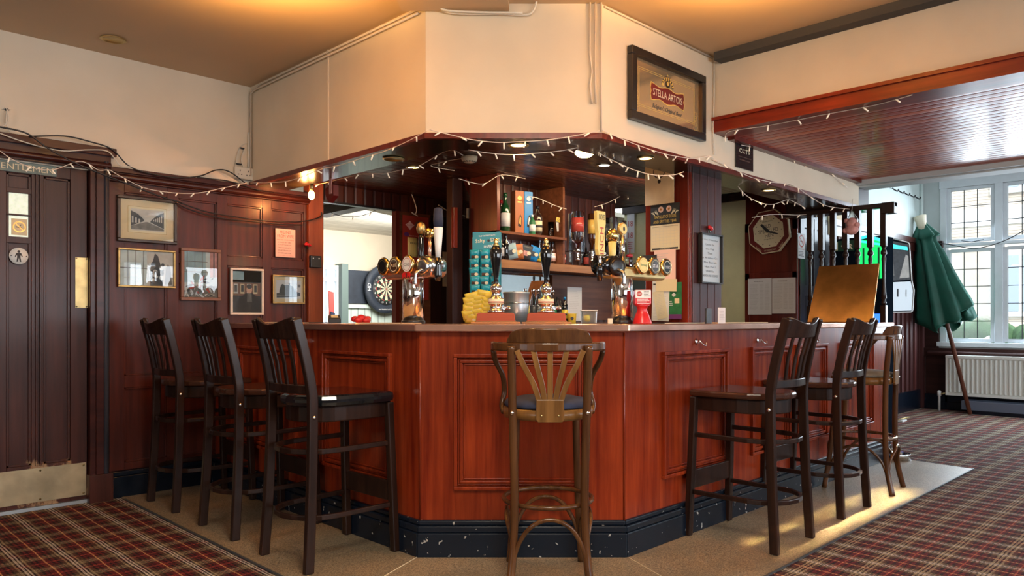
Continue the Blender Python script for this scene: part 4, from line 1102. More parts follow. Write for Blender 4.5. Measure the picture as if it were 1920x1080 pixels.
# copper sheet leaning on the spindles
t = thing('copper_sheet', 'large beaten copper sheet leaning on the spindle screen at the counter end', 'copper sheet', (6.20, 2.44, ZC), 0)
m = MB(); v0, v1 = Vector((0, .25, 0)), Vector((.20, .235, .475)); w0, w1 = Vector((0, -.27, 0)), Vector((.20, -.255, .475)); n = Vector((-.012, 0, .004))
m.add([v0, v1, w1, w0, v0 + n, v1 + n, w1 + n, w0 + n], [(0, 1, 2, 3), (7, 6, 5, 4), (0, 4, 5, 1), (1, 5, 6, 2), (2, 6, 7, 3), (3, 7, 4, 0)], 'copper_sheet'); m.build('sheet', t, bev=.003)
m = MB()
for y in (-.05, .12): m.lathe([(.006, 0), (.004, .004)], 'brass', 8, (-.012, y, .03))
m.build('rivet', t)

# ================================================================== SPINDLE SCREEN at the counter end
t = thing('spindle_screen', 'dark turned spindle screen with top rail on the far end of the counter', 'screen', (6.45, 2.5, 0))
m = MB(); m.box(-.03, .03, -.42, .55, 2.03, 2.07, 'stool_wood'); m.box(-.045, .045, -.42, -.32, 1.98, 2.07, 'stool_wood'); m.build('top_rail', t, bev=.006)
ys_ = [P(px, 600, X=6.45).y - 2.5 for px in (1657, 1632, 1608, 1585.5, 1562, 1540, 1519)]
for y in ys_:
    m = MB(); m.box(-.022, .022, y - .022, y + .022, 1.72, 2.03, 'stool_wood')
    m.lathe([(.020, 1.72), (.012, 1.70), (.022, 1.68), (.024, 1.66), (.012, 1.645), (.018, 1.62), (.014, 1.58), (.012, 1.45), (.016, 1.35), (.022, 1.30), (.012, 1.285), (.02, 1.26), (.014, 1.24)], 'stool_wood', 14, (0, y, 0))
    m.box(-.022, .022, y - .022, y + .022, 1.10, 1.24, 'stool_wood'); m.build('spindle', t)
# ================================================================== HUNG ON WALLS
def frame(name, label, cat, px, plane, fw, fmat, matw=0, matcol='paper_warm', prt=None, depth=.022, glass=True, off=.004, **kw):
    c, wd, ht, rz = wallrect(*px, **plane)
    ax = 'Y' if 'Y' in plane else 'X'
    c = Vector(c)
    if ax == 'Y': c.y -= off
    else: c.x -= off
    t = thing(name, label, cat, c, rz)
    W, Hh = wd / 2, ht / 2
    m = MB()
    for q in ((-W, W, -Hh, -Hh + fw), (-W, W, Hh - fw, Hh), (-W, -W + fw, -Hh + fw, Hh - fw), (W - fw, W, -Hh + fw, Hh - fw)): m.box(q[0], q[1], -depth, 0, q[2], q[3], fmat)
    m.build('frame', t, bev=min(.004, fw * .2))
    m = MB(); m.box(-W + fw, W - fw, -.006, -.002, -Hh + fw, Hh - fw, matcol); m.build('mount', t)
    m = MB(); prt(m, W - fw - matw, Hh - fw - matw, -.007); m.build('print', t)
    if glass:
        m = MB(); m.box(-W + fw, W - fw, -.013, -.011, -Hh + fw, Hh - fw, 'thin_glass'); m.build('glass', t)
    return t
LW_ = dict(Y=YW - .004)
def street(m, W, H, y):
    w, h = W * .62, H * .55
    m.rect(-w * 1.18, w * 1.18, -h * 1.22, h * 1.22, 'frame_gold', y); m.rect(-w * 1.15, w * 1.15, -h * 1.19, h * 1.19, 'cream_ink', y - .0006)
    m.rect(-w, w, -h, h, 'photo_light', y - .0012)
    m.flat([(-w, -h * .6), (-w * .2, -h * .1), (-w * .25, h * .1), (-w * .6, h * .55), (-w, h * .8)], 'photo_dark', y - .0018)
    m.flat([(w, -h * .7), (w, h * .85), (w * .55, h * .5), (w * .2, h * .0), (w * .15, -h * .15)], 'photo_dark', y - .0018)
    m.flat([(-w, -h * .9), (w, -h * .9), (w, -h * .75), (0, -h * .15), (-w * .1, -h * .15), (-w, -h * .62)], 'photo_mid', y - .0016)
    for i in range(5): m.rect(w * (.35 + .12 * i), w * (.40 + .12 * i), -h * (.05 + .02 * i), h * (.1 + .1 * i), 'photo_light', y - .0022)
    for i in range(3): m.rect(-w * (.95 - .2 * i), -w * (.85 - .2 * i), -h * .3, h * (.3 - .1 * i), 'photo_light', y - .0022)
def figures(m, W, H, y):
    m.rect(-W, W, -H, H, 'glass_glare', y); m.rect(0, W, -H, H, 'photo_light', y - .0005)
    for i in range(4): m.rect(-W + W * i / 3.5, -W + W * i / 3.5 + .004, -H, H, 'photo_mid', y - .001)
    m.rect(-W, 0, -.003, .003, 'photo_mid', y - .001)
    m.flat([(.02, -H), (W * .6, -H), (W * .62, -H * .2), (W * .5, H * .3), (W * .42, H * .75), (W * .3, H * .9), (W * .2, H * .3), (.02, H * .1)], 'photo_dark', y - .0012)
    rnd = random.Random(2)
    for i in range(26): m.disc(rnd.uniform(.05, .6) * W, rnd.uniform(-.8, .3) * H, rnd.uniform(.006, .016), ('photo_mid', 'photo_light', 'photo_dark')[i % 3], y - .0016 - i * .00003, 8)
    m.flat([(W * .68, -H * .9), (W * .95, -H * .9), (W * .9, H * .1), (W * .8, H * .3), (W * .72, H * .1)], 'photo_mid', y - .0014)
def rubble(m, W, H, y):
    m.rect(-W, W, -H, H, 'glass_glare', y); m.rect(-W, W * .3, -H * .35, H, 'photo_blue', y - .0004); m.rect(W * .55, W, -H * .1, H, 'pink', y - .0008); m.rect(W * .75, W * .83, -H * .1, H, 'photo_dark', y - .0012)
    for i in range(3): m.rect(-W + W * .45 * (i + .4), -W + W * .45 * (i + .4) + .004, -H * .4, H, 'photo_mid', y - .001)  # bars over the pale blue paint a window reflection into the print
    for q in (.1, .55): m.rect(-W, W * .4, H * q, H * q + .004, 'photo_mid', y - .001)
    m.rect(-W, W, -H, -H * .5, 'photo_mid', y - .001)
    rnd = random.Random(9)
    for i in range(60):
        a, b_ = rnd.uniform(-.95, .8) * W, rnd.uniform(-.95, -.15) * H; s = rnd.uniform(.006, .02); an = rnd.uniform(0, 3)
        if b_ > -.5 * H and a < 0: b_ -= .3 * H
        m.flat([(a + s * math.cos(an + k * PI / 2) * (1.6 if k % 2 else .5), b_ + s * math.sin(an + k * PI / 2) * (1.6 if k % 2 else .5)) for k in range(4)], ('photo_dark', 'photo_light', 'photo_mid', 'photo_blue', 'paper_white', 'ink_red')[i % 6], y - .0015 - i * .00002)
def portrait(m, W, H, y):
    m.rect(-W, W, -H, H, 'photo_dark', y); m.rect(-W, W, H * .45, H, 'photo_dark', y); m.rect(-W, -W * .2, H * .55, H * .95, 'photo_blue', y - .0005)
    m.rect(-W * .95, W * .95, -H * .2, H * .42, 'frame_rose', y - .0005)
    for i in range(4): m.rect(-W * .9 + i * W * .45, -W * .62 + i * W * .45, -.1 * H, .36 * H, 'paper_warm' if i % 2 else 'photo_light', y - .0008); m.rect(-W * .85 + i * W * .45, -W * .67 + i * W * .45, -.02 * H, .3 * H, 'photo_dark', y - .001)
    m.flat([(-W * .7, -H), (W * .95, -H), (W * .9, -H * .35), (W * .4, -H * .08), (-W * .1, -H * .08), (-W * .55, -H * .35)], 'ink', y - .0014)
    m.flat([(W * .0, -H * .5), (W * .35, -H * .5), (W * .32, -H * .1), (W * .02, -H * .1)], 'photo_mid', y - .0017)
    m.disc(W * .16, H * .1, H * .19, 'skin', y - .002, sx=.75); m.disc(W * .16, H * .24, H * .11, 'photo_dark', y - .0022, sx=1.2)
def manor(m, W, H, y):
    m.rect(-W * .82, W * .86, -H * .72, H * .72, 'paper_white', y - .0004)
    m.flat([(-W * .62, -H * .1), (-W * .5, H * .35), (-W * .38, H * .42), (-W * .25, H * .3), (-W * .1, H * .38), (0, H * .32), (W * .06, H * .55), (W * .14, H * .3), (W * .3, H * .25), (W * .4, -H * .02), (W * .45, H * .1), (W * .5, -H * .15), (W * .8, -H * .25), (W * .8, -H * .5), (W * .3, -H * .6), (-W * .8, -H * .65), (-W * .8, -H * .3), (-W * .62, -H * .28)], 'photo_dark', y - .001)
    m.rect(-W * .8, W * .8, -H * .5, -H * .46, 'photo_mid', y - .0014); m.disc(W * .72, H * .3, W * .1, 'photo_mid', y - .0012)
frame('picture_frame', 'brown framed old street photograph in cream mount, top left beside the toilet door', 'picture', (218, 365, 330, 452), LW_, .020, 'frame_brown', 0, 'paper_warm', street)
frame('picture_frame', 'thin gold framed photograph of figures, below the street photograph', 'picture', (219, 464, 327, 538), LW_, .013, 'frame_gold', 0, 'photo_light', figures)
frame('picture_frame', 'brown-pink framed upright picture of wreckage with painted window reflection, second column', 'picture', (337, 464, 412, 563), LW_, .022, 'frame_rose', 0, 'photo_light', rubble)
frame('picture_frame', 'white framed colour photo of a person in dark clothes, below the lit panel', 'picture', (430, 502, 492, 590), LW_, .015, 'frame_white', 0, 'photo_dark', portrait)
frame('picture_frame', 'small gold framed black and white picture of a gabled house', 'picture', (509, 515, 569, 569), LW_, .010, 'frame_gold', 0, 'paper_warm', manor)
m = None
def sheet(name, label, cat, px, plane, mat, prt=None, off=.003, th=.002, rot=0, rzoff=0):
    c, wd, ht, rz = wallrect(*px, **plane); c = Vector(c)
    if 'Y' in plane: c.y -= off
    else: c.x -= off
    t = thing(name, label, cat, c, rz); t.rotation_euler = Euler((0, rot, rz), 'XYZ')
    m = MB(); m.box(-wd / 2, wd / 2, -th, 0, -ht / 2, ht / 2, mat); m.build('sheet' if th < .006 else 'board', t)
    if prt: m = MB(); prt(m, wd / 2, ht / 2, -th - .0006); m.build('print', t)
    return t
def wife(m, W, H, y):
    m.text('HIDING', 0, H * .78, H * .22, 'ink_red', y, w=W * 1.1); m.text('FROM WIFE', 0, H * .48, H * .22, 'ink_red', y, w=W * 1.65)
    m.text('EXCUSES: WHEN ASKED', 0, H * .22, H * .08, 'ink_red', y, w=W * 1.7)
    for i, s in enumerate(('£1.00 HE IS NOT HERE', '£2.00 JUST MISSED HIM', '£3.00 NOT HAD A DRINK ALL DAY', '£4.00 HASN\'T BEEN IN ALL DAY', '£5.00 NEVER HEARD OF HIM')):
        m.text(s, -W * .1, H * (.04 - .19 * i), H * .09, 'ink', y, w=W * 1.35)
    m.text('PRICES SUBJECT TO CHANGE', 0, -H * .9, H * .05, 'ink_red', y, w=W * 1.6)
sheet('poster', 'small pink-white joke price list headed HIDING FROM WIFE on the panelling', 'poster', (516, 428, 553, 481), LW_, 'paper_pink', wife)
# flower and switch box on the pilaster
def flower(label, loc, rz=0):
    t = thing('artificial_flower', label, 'flower', loc, rz); rnd = random.Random(4); m = MB()
    for i in range(12):
        a = rnd.uniform(0, 2 * PI); r = rnd.uniform(.0, .022); m.ball((r * 1.3 * math.cos(a), -.012 + rnd.uniform(-.008, .008), r * .55 * math.sin(a)), rnd.uniform(.007, .012), 'red_plastic', 8, sx=1.3)
    m.build('petals', t); m = MB(); m.tube([(0, -.008, -.01), (.002, -.004, -.03)], .003, 'bottle_green', 6); m.build('stem', t)
flower('red artificial flower stuck on the reddish post left of the hatch', P(575, 459, Y=YW - .032), 0)
t = thing('intercom_box', 'small square black box screwed to the reddish post left of the hatch', 'wall box', P(589, 491, Y=YW - .03), 0)
m = MB(); m.box(-.045, .045, -.03, 0, -.045, .045, 'black_plastic'); m.build('box_body', t, bev=.004)
m = MB()
for s in (-1, 1): m.disc(.024 * s, .024, .005, 'white_ink', -.031)
m.build('screw', t)
# signs on the door
def gents(m, W, H, y):
    m.text('GENTLEMEN', .0, 0, H * 1.1, 'cream_ink', y - .001, w=W * 1.8)
sheet('door_sign', 'dark grey sign lettered GENTLEMEN over the toilet door', 'sign', (-22, 297, 105, 317), dict(Y=YD), 'slate_green', gents, th=.008, off=.004)
def nosmoke(m, W, H, y, r=None):
    r = r or min(W, H) * .82
    m.rect(-W, W, -H, H, 'paper_warm', y); m.ring(0, 0, r * .80, r, 'copper_sheet', y - .0006); m.rect(-r * .55, r * .3, -r * .12, r * .05, 'ink', y - .0006)
    m.flat([(-r * .62, r * .50), (-r * .50, r * .62), (r * .62, -r * .50), (r * .50, -r * .62)], 'copper_sheet', y - .001)
    m.flat([(r * .1, r * .15), (r * .35, r * .4), (r * .2, r * .45), (r * .0, r * .2)], 'ink', y - .0006)
sheet('no_smoking_sticker', 'square orange no smoking sticker on the door glass', 'sign', (21, 409, 51, 440), dict(Y=YD + .012), 'paper_warm', nosmoke, th=.001, off=.001)
t = thing('toilet_sign', 'round white sign with a black man symbol on the toilet door', 'sign', P(35, 480, Y=YD - .001), 0)
m = MB(); m.lathe([(.048, 0), (.048, -.003)], 'white_gloss', 32, ax='y'); m.build('disc', t)
m = MB(); y = -.004; m.disc(0, .026, .0075, 'ink', y); m.flat([(-.012, .017), (.012, .017), (.020, -.004), (.016, -.006), (.009, .006), (.008, -.006), (.012, -.034), (.005, -.034), (0, -.010), (-.005, -.034), (-.012, -.034), (-.008, -.006), (-.009, .006), (-.016, -.006), (-.020, -.004)], 'ink', y)
for s in (-1, 1): m.disc(.038 * s, 0, .003, 'ink', y)
m.build('man_symbol', t)
# framed beer mirror on the canopy
def stella(m, W, H, y):
    m.rect(-W, W, -H, H, 'mirror_gold', y)
    for g in (.045, .055):
        for q in ((-W + g, W - g, -H + g, -H + g + .002), (-W + g, W - g, H - g - .002, H - g), (-W + g, -W + g + .002, -H + g, H - g), (W - g - .002, W - g, -H + g, H - g)): m.rect(q[0], q[1], q[2], q[3], 'gold_ink', y - .0006)
    for sx in (-1, 1):
        for k in range(5): m.ring(sx * (W - .038), -H * .52 + k * .010 * (1 if k % 2 else -1), .010 + .003 * k, .0115 + .003 * k, 'gold_ink', y - .0007, 18)
    n = 12; pts = [(-.17 + .34 * i / n, -.045 - .008 * math.cos(4 * PI * i / n)) for i in range(n + 1)]
    pts += [(.178, -.02), (.170, .0), (.178, .02)] + [(.17 - .34 * i / n, .045 + .008 * math.cos(4 * PI * i / n)) for i in range(n + 1)] + [(-.178, .02), (-.170, 0), (-.178, -.02)]
    m.flat(pts, 'gold_ink', y - .0010); m.flat([(p[0] * .965, p[1] * .88) for p in pts], 'red_sign', y - .0016)
    m.text('STELLA ARTOIS', 0, 0, .040, 'cream_ink', y - .0022, w=.300)
    m.text("Belgium's Original Beer", 0, -.082, .032, 'ink', y - .001, w=.30, slant=.25)
    rnd = random.Random(3)
    for i in range(16):
        a = PI * i / 15; m.disc(.052 * math.cos(a), .062 + .036 * math.sin(a), .010, ('frame_brown', 'gold_ink')[i % 2], y - .0011 - i * .00003, 10)
    m.disc(0, .070, .022, 'frame_brown', y - .0018, 16); m.disc(0, .074, .012, 'gold_ink', y - .0022, 12)
    m.flat([(0 + .009 * (1 if k % 2 == 0 else .4) * math.cos(PI / 2 + PI * k / 5), .122 + .009 * (1 if k % 2 == 0 else .4) * math.sin(PI / 2 + PI * k / 5)) for k in range(10)], 'gold_ink', y - .001)
    for i in range(6): m.disc(-.03 + .012 * i, .108 + .003 * (i % 3), .004, 'frame_brown', y - .001, 8)
t = frame('pub_mirror', 'large black framed advertising mirror lettered STELLA ARTOIS on the cream canopy', 'mirror', (1175, 86, 1314, 223), dict(Y=2.448), .045, 'frame_black', 0, 'mirror_gold', stella, depth=.035, glass=False)
c0 = t
# its true height: both sides measured on the wall
def cctv(m, W, H, y):
    m.text('CCTV', 0, H * .45, H * .34, 'cream_ink', y, w=W * 1.3); m.text('24 HOUR SURVEILLANCE', 0, -.05 * H, H * .08, 'frame_rose', y, w=W * 1.5); m.text('IN OPERATION', 0, -H * .3, H * .1, 'frame_rose', y, w=W * 1.2)
sheet('cctv_sign', 'small black sign lettered CCTV below the wooden ceiling', 'sign', (1378, 267, 1410, 313), dict(Y=2.448), 'black_gloss', cctv, th=.006)
# things on the pillar: structure first
m = MB(); m.box(4.20, 4.60, 2.605, 2.93, 1.102, 2.08, 'post_red'); m.box(4.19, 4.235, 2.595, 2.66, 1.102, 2.08, 'post_red'); m.tube([(4.195, 2.73, 1.11), (4.195, 2.73, 2.08)], .008, 'post_red', 8); m.tube([(4.21, 2.60, 1.11), (4.21, 2.60, 2.08)], .012, 'post_red', 8)
for i in range(4):
    a = 4.235 + .092 * i; m.box(a + .003, a + .089, 2.590, 2.61, 1.102, 2.08, 'pillar_board')
struct(m.build('wall_pillar', bev=.003))
PX = dict(X=4.188)
def grid(m, W, H, y):
    m.rect(-W * .9, W * .9, H * .80, H * .82, 'ink', y); m.rect(-W * .9, W * .9, -H * .92, -H * .78, 'ink', y); m.text('Month planner', 0, H * .9, H * .06, 'ink', y); m.text('NOTES AND DATES', 0, -H * .85, H * .07, 'paper_warm', y - .0008)
    for i in range(8): m.rect(-W * .9 + i * W * 1.8 / 7, -W * .9 + i * W * 1.8 / 7 + .0008, -H * .7, H * .7, 'ink_soft', y)
    for i in range(7): m.rect(-W * .9, W * .9, -H * .7 + i * H * 1.4 / 6, -H * .7 + i * H * 1.4 / 6 + .0008, 'ink_soft', y)
def caltop(m, W, H, y):
    for s in (-1, 1):
        m.disc(W * .28 * s, H * .50, H * .30, 'skin', y, 14); m.disc(W * .28 * s, H * .50, H * .12, 'copper_sheet', y - .0005, 10)
        for k in range(6): m.flat([(s * W * (.45 + .08 * k), H * (.0 + .1 * (k % 3))), (s * W * (.50 + .08 * k), H * (-.05 + .1 * (k % 3))), (s * W * (.62 + .07 * k), H * (.55 - .05 * k))], 'cream_ink', y)
    m.text('TEAM OUT OF DECKS', 0, -H * .22, H * .30, 'gold_ink', y - .0003, w=W * 1.55); m.text('AND SPY THIS YEAR', 0, -H * .68, H * .30, 'gold_ink', y - .0003, w=W * 1.6)
t = sheet('tea_towel', 'plain brown cloth with faint dark wreath print hanging at the top of the red pillar', 'cloth', (1212, 312, 1266, 387), PX, 'paper_kraft', lambda m, W, H, y: (m.ring(0, H * .62, W * .36, W * .42, 'frame_brown', y), m.disc(0, H * .12, W * .12, 'frame_brown', y, 8)), th=.004, off=.012)
sheet('calendar', 'black illustrated calendar cover with two orange faces on the red pillar', 'calendar', (1221, 386, 1275, 424), PX, 'board_black', caltop, th=.003)
sheet('calendar', 'cream monthly calendar grid below the black calendar cover', 'calendar', (1221, 423, 1275, 472), PX, 'paper_warm', grid, th=.003)
sheet('note_paper', 'white spiral notebook page with handwriting pinned below the calendar grid', 'paper', (1228, 470, 1268, 525), PX, 'paper_pink', lambda m, W, H, y: m.dashes(-W * .8, W * .7, -H * .8, H * .8, 11, 'ink_soft', y, 6, fill=.7, th=.15), off=.006)
sheet('leaflet', 'green printed leaflet hanging lowest on the right of the red pillar', 'leaflet', (1250, 530, 1279, 598), PX, 'green_print', lambda m, W, H, y: (m.flat([(0, .2 * H), (.3 * W, .32 * H), (0, .44 * H), (-.3 * W, .32 * H)], 'paper_white', y), m.rect(W * .1, W * .7, -H * .15, H * .12, 'paper_warm', y), m.dashes(-W * .8, W * .0, -H * .3, -H * .0, 3, 'paper_white', y, 4), m.rect(-W, W, -H, -H * .75, 'purple', y)), off=.004)
sheet('note_paper', 'white printed sheet hanging low on the red pillar, left of the green leaflet', 'paper', (1224, 528, 1256, 602), PX, 'paper_white', lambda m, W, H, y: (m.dashes(-W * .8, W * .8, -H * .9, H * .5, 18, 'ink_soft', y, 8, th=.2), m.rect(-W * .9, W * .5, H * .80, H * .88, 'ink', y)), off=.007, rot=.03)
sheet('note_paper', 'narrow cream sheet tilted across the printed sheet low on the red pillar', 'paper', (1230, 545, 1250, 598), PX, 'cream_fabric', lambda m, W, H, y: m.dashes(-W * .7, W * .7, -H * .8, H * .8, 14, 'ink_soft', y, 12, th=.2), off=.010, rot=-.22)
sheet('envelope', 'blank cream envelope pinned over the papers on the red pillar', 'envelope', (1232, 524, 1271, 547), PX, 'paper_warm', None, off=.013, rot=.04)
sheet('note_paper', 'dark photo card behind the rightmost gold tap badge', 'card', (1203, 480, 1234, 512), PX, 'photo_dark', lambda m, W, H, y: (m.disc(-W * .4, H * .3, W * .2, 'skin', y), m.disc(W * .3, H * .2, W * .2, 'skin', y)), off=.015)
def verse(m, W, H, y):
    m.rect(-W, W, -H, H, 'paper_blue', y)
    for i, s in enumerate(('If I\'m Missing', 'Look In', 'the Pub', 'Then', 'In A Glass Or', 'The Barrels', 'Not Far I', 'Will Be', 'THE FOX AND HOUNDS')):
        m.text(s, 0, H * (.80 - .19 * i), H * (.10 if i in (3, 8) else .08), 'ink', y - .0006, w=W * min(1.6, .22 * len(s) * .55))
frame('framed_notice', 'narrow black framed pale blue verse notice on the board clad pillar', 'framed notice', (1308, 436, 1348, 531), dict(Y=2.588), .010, 'frame_black', 0, 'paper_blue', verse, depth=.030, glass=False)
flower('red artificial flower on top of the black framed verse notice', P(1329, 428, Y=2.585))
# octagonal clock
c = P(1444, 435, X=6.883)
t = thing('wall_clock', 'octagonal maroon edged brewery clock lettered OLD SPECKLED HEN', 'clock', c, RZX); t.rotation_euler = Euler((0, -.10, RZX), 'XYZ')
R = .205
def octo(r): return [(r * math.cos(PI / 8 + PI / 4 * k) / math.cos(PI / 8), r * math.sin(PI / 8 + PI / 4 * k) / math.cos(PI / 8)) for k in range(8)]
m = MB(); m.prism(octo(R), -.035, 0, 'cream_ink', plane='xz'); m.prism(octo(R - .009), -.037, -.03, 'red_sign', plane='xz'); m.build('clock_case', t)
m = MB(); m.flat(octo(R * .74), 'cream_ink', -.0375); m.build('clock_face', t)
m = MB(); y = -.0385
m.text('OLD', -.008, .055, .036, 'ink', y, w=.075); m.text('SPECKLED', 0, .010, .036, 'ink', y, w=.20); m.text('HEN', .005, -.035, .036, 'ink', y, w=.085); m.text('Strong Fine Ale', 0, -.072, .014, 'ink', y, w=.1, slant=.3); m.text('MORLAND', 0, .100, .012, 'ink', y, w=.10)
m.text('SUFFOLK\'S', -.115, -.150, .014, 'cream_ink', y, w=.07, rot=-PI / 4); m.text('OF DISTINCTION', 0, -.178, .014, 'cream_ink', y, w=.12); m.text('FINEST', .115, -.150, .014, 'cream_ink', y, w=.06, rot=PI / 4)
for k in range(12):
    a = PI / 6 * k; m.disc(.132 * math.sin(a), .132 * math.cos(a), .005, 'ink', y, 8)
m.build('clock_print', t)
m = MB(); m.flat([(-.012, -.01), (.012, .01), (-.055, .085), (-.075, .075)], 'ink', -.041); m.flat([(0, -.010), (0, .010), (.10, -.035), (.09, -.042)], 'ink', -.0415); m.disc(0, 0, .012, 'ink', -.042); m.build('clock_hand', t)
def table(m, W, H, y):
    for x0, x1 in ((-W * .85, -W * .1), (W * .0, W * .35), (W * .45, W * .85)): m.dashes(x0, x1, -H * .75, H * .7, 22, 'ink_soft', y, int(x0 * 999) % 50, fill=1, th=.3)
    m.dashes(-W * .5, W * .5, H * .78, H * .88, 1, 'ink_grey', y, 3)
sheet('notice_paper', 'left of two white tabulated notices under the octagonal clock', 'notice', (1403, 523, 1447, 590), dict(X=6.883), 'paper_white', table)
sheet('notice_paper', 'right of two white tabulated notices under the octagonal clock', 'notice', (1448, 522, 1492, 588), dict(X=6.883), 'paper_white', table)
def nosmoke2(m, W, H, y):
    m.ring(0, H * .40, W * .62, W * .78, 'ink_red', y, 24); m.rect(-W * .4, W * .3, H * .36, H * .42, 'ink', y); m.flat([(-W * .5, H * .60), (-W * .38, H * .66), (W * .5, H * .20), (W * .38, H * .14)], 'ink_red', y - .0005)
    m.text('NO SMOKING', 0, -H * .25, H * .09, 'ink_red', y, w=W * 1.6); m.dashes(-W * .85, W * .85, -H * .85, -H * .4, 4, 'ink', y, 3)
sheet('no_smoking_sign', 'tall white no smoking sign on the dark blue door', 'sign', (1495, 437, 1508, 484), dict(Y=3.074), 'paper_white', nosmoke2, th=.004)
# posters behind the left taps
def redp(m, W, H, y):
    m.flat([(-W * .8, H * .78), (-W * .6, H * .82), (-W * .45, H * .88), (-W * .3, H * .82), (-W * .1, H * .78), (-W * .3, H * .72), (-W * .45, H * .66), (-W * .6, H * .72)], 'paper_pink', y); m.text('SNACKS', -W * .45, H * .775, H * .04, 'ink_red', y - .0004, w=W * .5)
    m.disc(-W * .7, H * .55, H * .05, 'purple', y, sx=1.5); m.disc(W * .3, H * .78, H * .13, 'frame_rose', y, sx=1.2); m.rect(W * .6, W * .85, H * .6, H * .72, 'paper_pink', y); m.text('Share the best', -W * .2, H * .53, H * .03, 'paper_pink', y)
sheet('poster', 'dark red snack poster on the wall behind the left beer taps', 'poster', (753, 403, 802, 562), LW_, 'red_poster', redp, off=.012)
packet('crisp_packet', 'yellow crisp packet lettered FRIES pinned on the dark red poster', P(774, 482, Y=YW - .025), 0, .105, .165, 'yellow_label', 'gold_ink', 'snack packet', None, txt='FRIES')
sheet('letter', 'pale typed letter on the dark wall right of the left beer taps', 'paper', (829, 472, 862, 537), LW_, 'paper_kraft', lambda m, W, H, y: m.dashes(-W * .8, W * .8, -H * .85, H * .85, 22, 'ink_grey', y, 9, th=.2), off=.006)
t = thing('junction_box', 'small cream junction box on the dark wall left of the back shelves', 'wall box', P(881, 401, Y=YW - .002), 0)
m = MB(); m.box(-.045, .0, -.03, 0, -.045, .045, 'cream_fabric'); m.box(.0, .045, -.02, 0, -.04, .04, 'paper_warm'); m.build('box_body', t, bev=.004)

# ================================================================== BACK BAR
BY0, BY1 = 3.86, 4.14
bb = thing('back_bar_shelving', 'dark wooden back bar unit with shelves and mirror behind the counter', 'shelving', (4.5, 4.0, 0))
LO2 = Matrix.Translation((-4.5, -4.0, 0))
XA, XB, XC2 = P(932, 600, Y=BY0).x, P(1063, 600, Y=BY0).x, 5.46
m = MB(LO2); m.box(XA, XC2, BY1, BY1 + .02, .0, 2.17, 'board_x'); m.build('back_panel', bb)
m = MB(LO2); m.box(XA, XA + .03, BY0, BY1, 1.5, 2.17, 'bar_red_dark'); m.build('upright', bb, bev=.002); m = MB(LO2); m.box(XB - .012, XB + .012, BY0 + .03, BY1, 1.56, 2.17, 'shelf_wood'); m.build('divider', bb, bev=.002)
m = MB(LO2); m.box(XA, XB, BY0, BY1, 1.745, 1.765, 'shelf_wood'); m.build('shelf', bb, bev=.002)
m = MB(LO2); m.box(XA, XC2, BY0 - .01, BY1, 1.50, 1.556, 'shelf_wood'); m.box(XA, XC2, BY0 - .02, BY0 - .008, 1.495, 1.552, 'shelf_edge'); m.build('shelf', bb, bev=.002)
m = MB(LO2); m.box(XA - .1, XC2, BY0 - .05, BY1, 1.05, 1.10, 'shelf_wood'); m.box(XA - .1, XC2, BY0, BY1, 0, 1.05, 'dark_board'); m.build('worktop', bb, bev=.002)
m = MB(LO2); m.box(XA + .05, XC2 - .9, BY1 - .012, BY1 - .002, 1.12, 1.49, 'mirror'); m.build('mirror', bb)
m = MB(LO2); m.box(XC2 - .88, XC2, BY1 - .03, BY1 - .002, 1.12, 1.49, 'shelf_wood'); m.build('drawer_front', bb)
# post and brace beside it
t = thing('timber_post', 'dark timber post with reddish diagonal brace left of the back shelves', 'post', (3.66, 4.25, 0))
m = MB(); m.box(-.06, .04, -.03, .04, 0, 2.17, 'dark_board'); m.box(-.075, -.035, -.06, -.03, 1.65, 1.95, 'post_red'); m.build('post', t, bev=.004)
a = P(868, 318, Y=4.2) - Vector((3.66, 4.25, 0)); b_ = P(903, 405, Y=4.2) - Vector((3.66, 4.25, 0))
m = MB(); m.bar([a, b_], .04, .05, 'post_red', up=(0, 1, 0)); m.build('brace', t, bev=.003)

def bottle(name, label, loc, h, r, glass, lab=None, cap='black_plastic', kind='wine', group=None, inv=False, band=None, txt=None):
    t = thing(name, label, 'bottle', loc, RZC, group)
    pr = {'wine': [(r * .9, 0), (r, .004), (r, h * .58), (r * .85, h * .66), (r * .38, h * .76), (r * .36, h * .94), (r * .40, h * .95)],
          'spirit': [(r * .9, 0), (r, .004), (r, h * .62), (r * .8, h * .72), (r * .36, h * .78), (r * .34, h * .92)],
          'mixer': [(r * .9, 0), (r, .004), (r, h * .5), (r * .7, h * .66), (r * .40, h * .80), (r * .38, h * .94)]}[kind]
    M = Matrix.Translation((0, 0, h)) @ Matrix.Rotation(PI, 4, 'X') if inv else None
    m = MB(); m.lathe(pr, glass, 18, M=M); m.build('bottle_body', t)
    m = MB(); m.lathe([(pr[-1][0] * 1.15, h * .90), (pr[-1][0] * 1.15, h), (pr[-1][0] * .8, h)], cap, 14, M=M); m.build('bottle_cap', t)
    if lab:
        m = MB(); n = 10; v = []; f = []; za, zb = (h * .16, h * .50)
        m.lathe([(r * 1.012, za), (r * 1.012, zb)], lab, 18, M=M)
        if band: m.lathe([(r * 1.02, za + (zb - za) * .35), (r * 1.02, za + (zb - za) * .6)], band, 18, M=M)
        if txt: m.text(txt, 0, h - (za + zb) / 2 if inv else (za + zb) / 2, h * .05, 'ink', -r * 1.06, w=r * 1.5)
        m.build('bottle_label', t)
    if inv:
        m = MB(); m.lathe([(.016, -.07), (.020, -.05), (.014, -.045), (.014, .0), (.018, .01)], 'chrome', 14); m.build('optic', t)
    return t
YS = 3.98
def S(px, z, y=YS): q = P(px, 600, Y=y); return (q.x, q.y, z)
ZU, ZM, ZB = 1.765, 1.556, 1.10
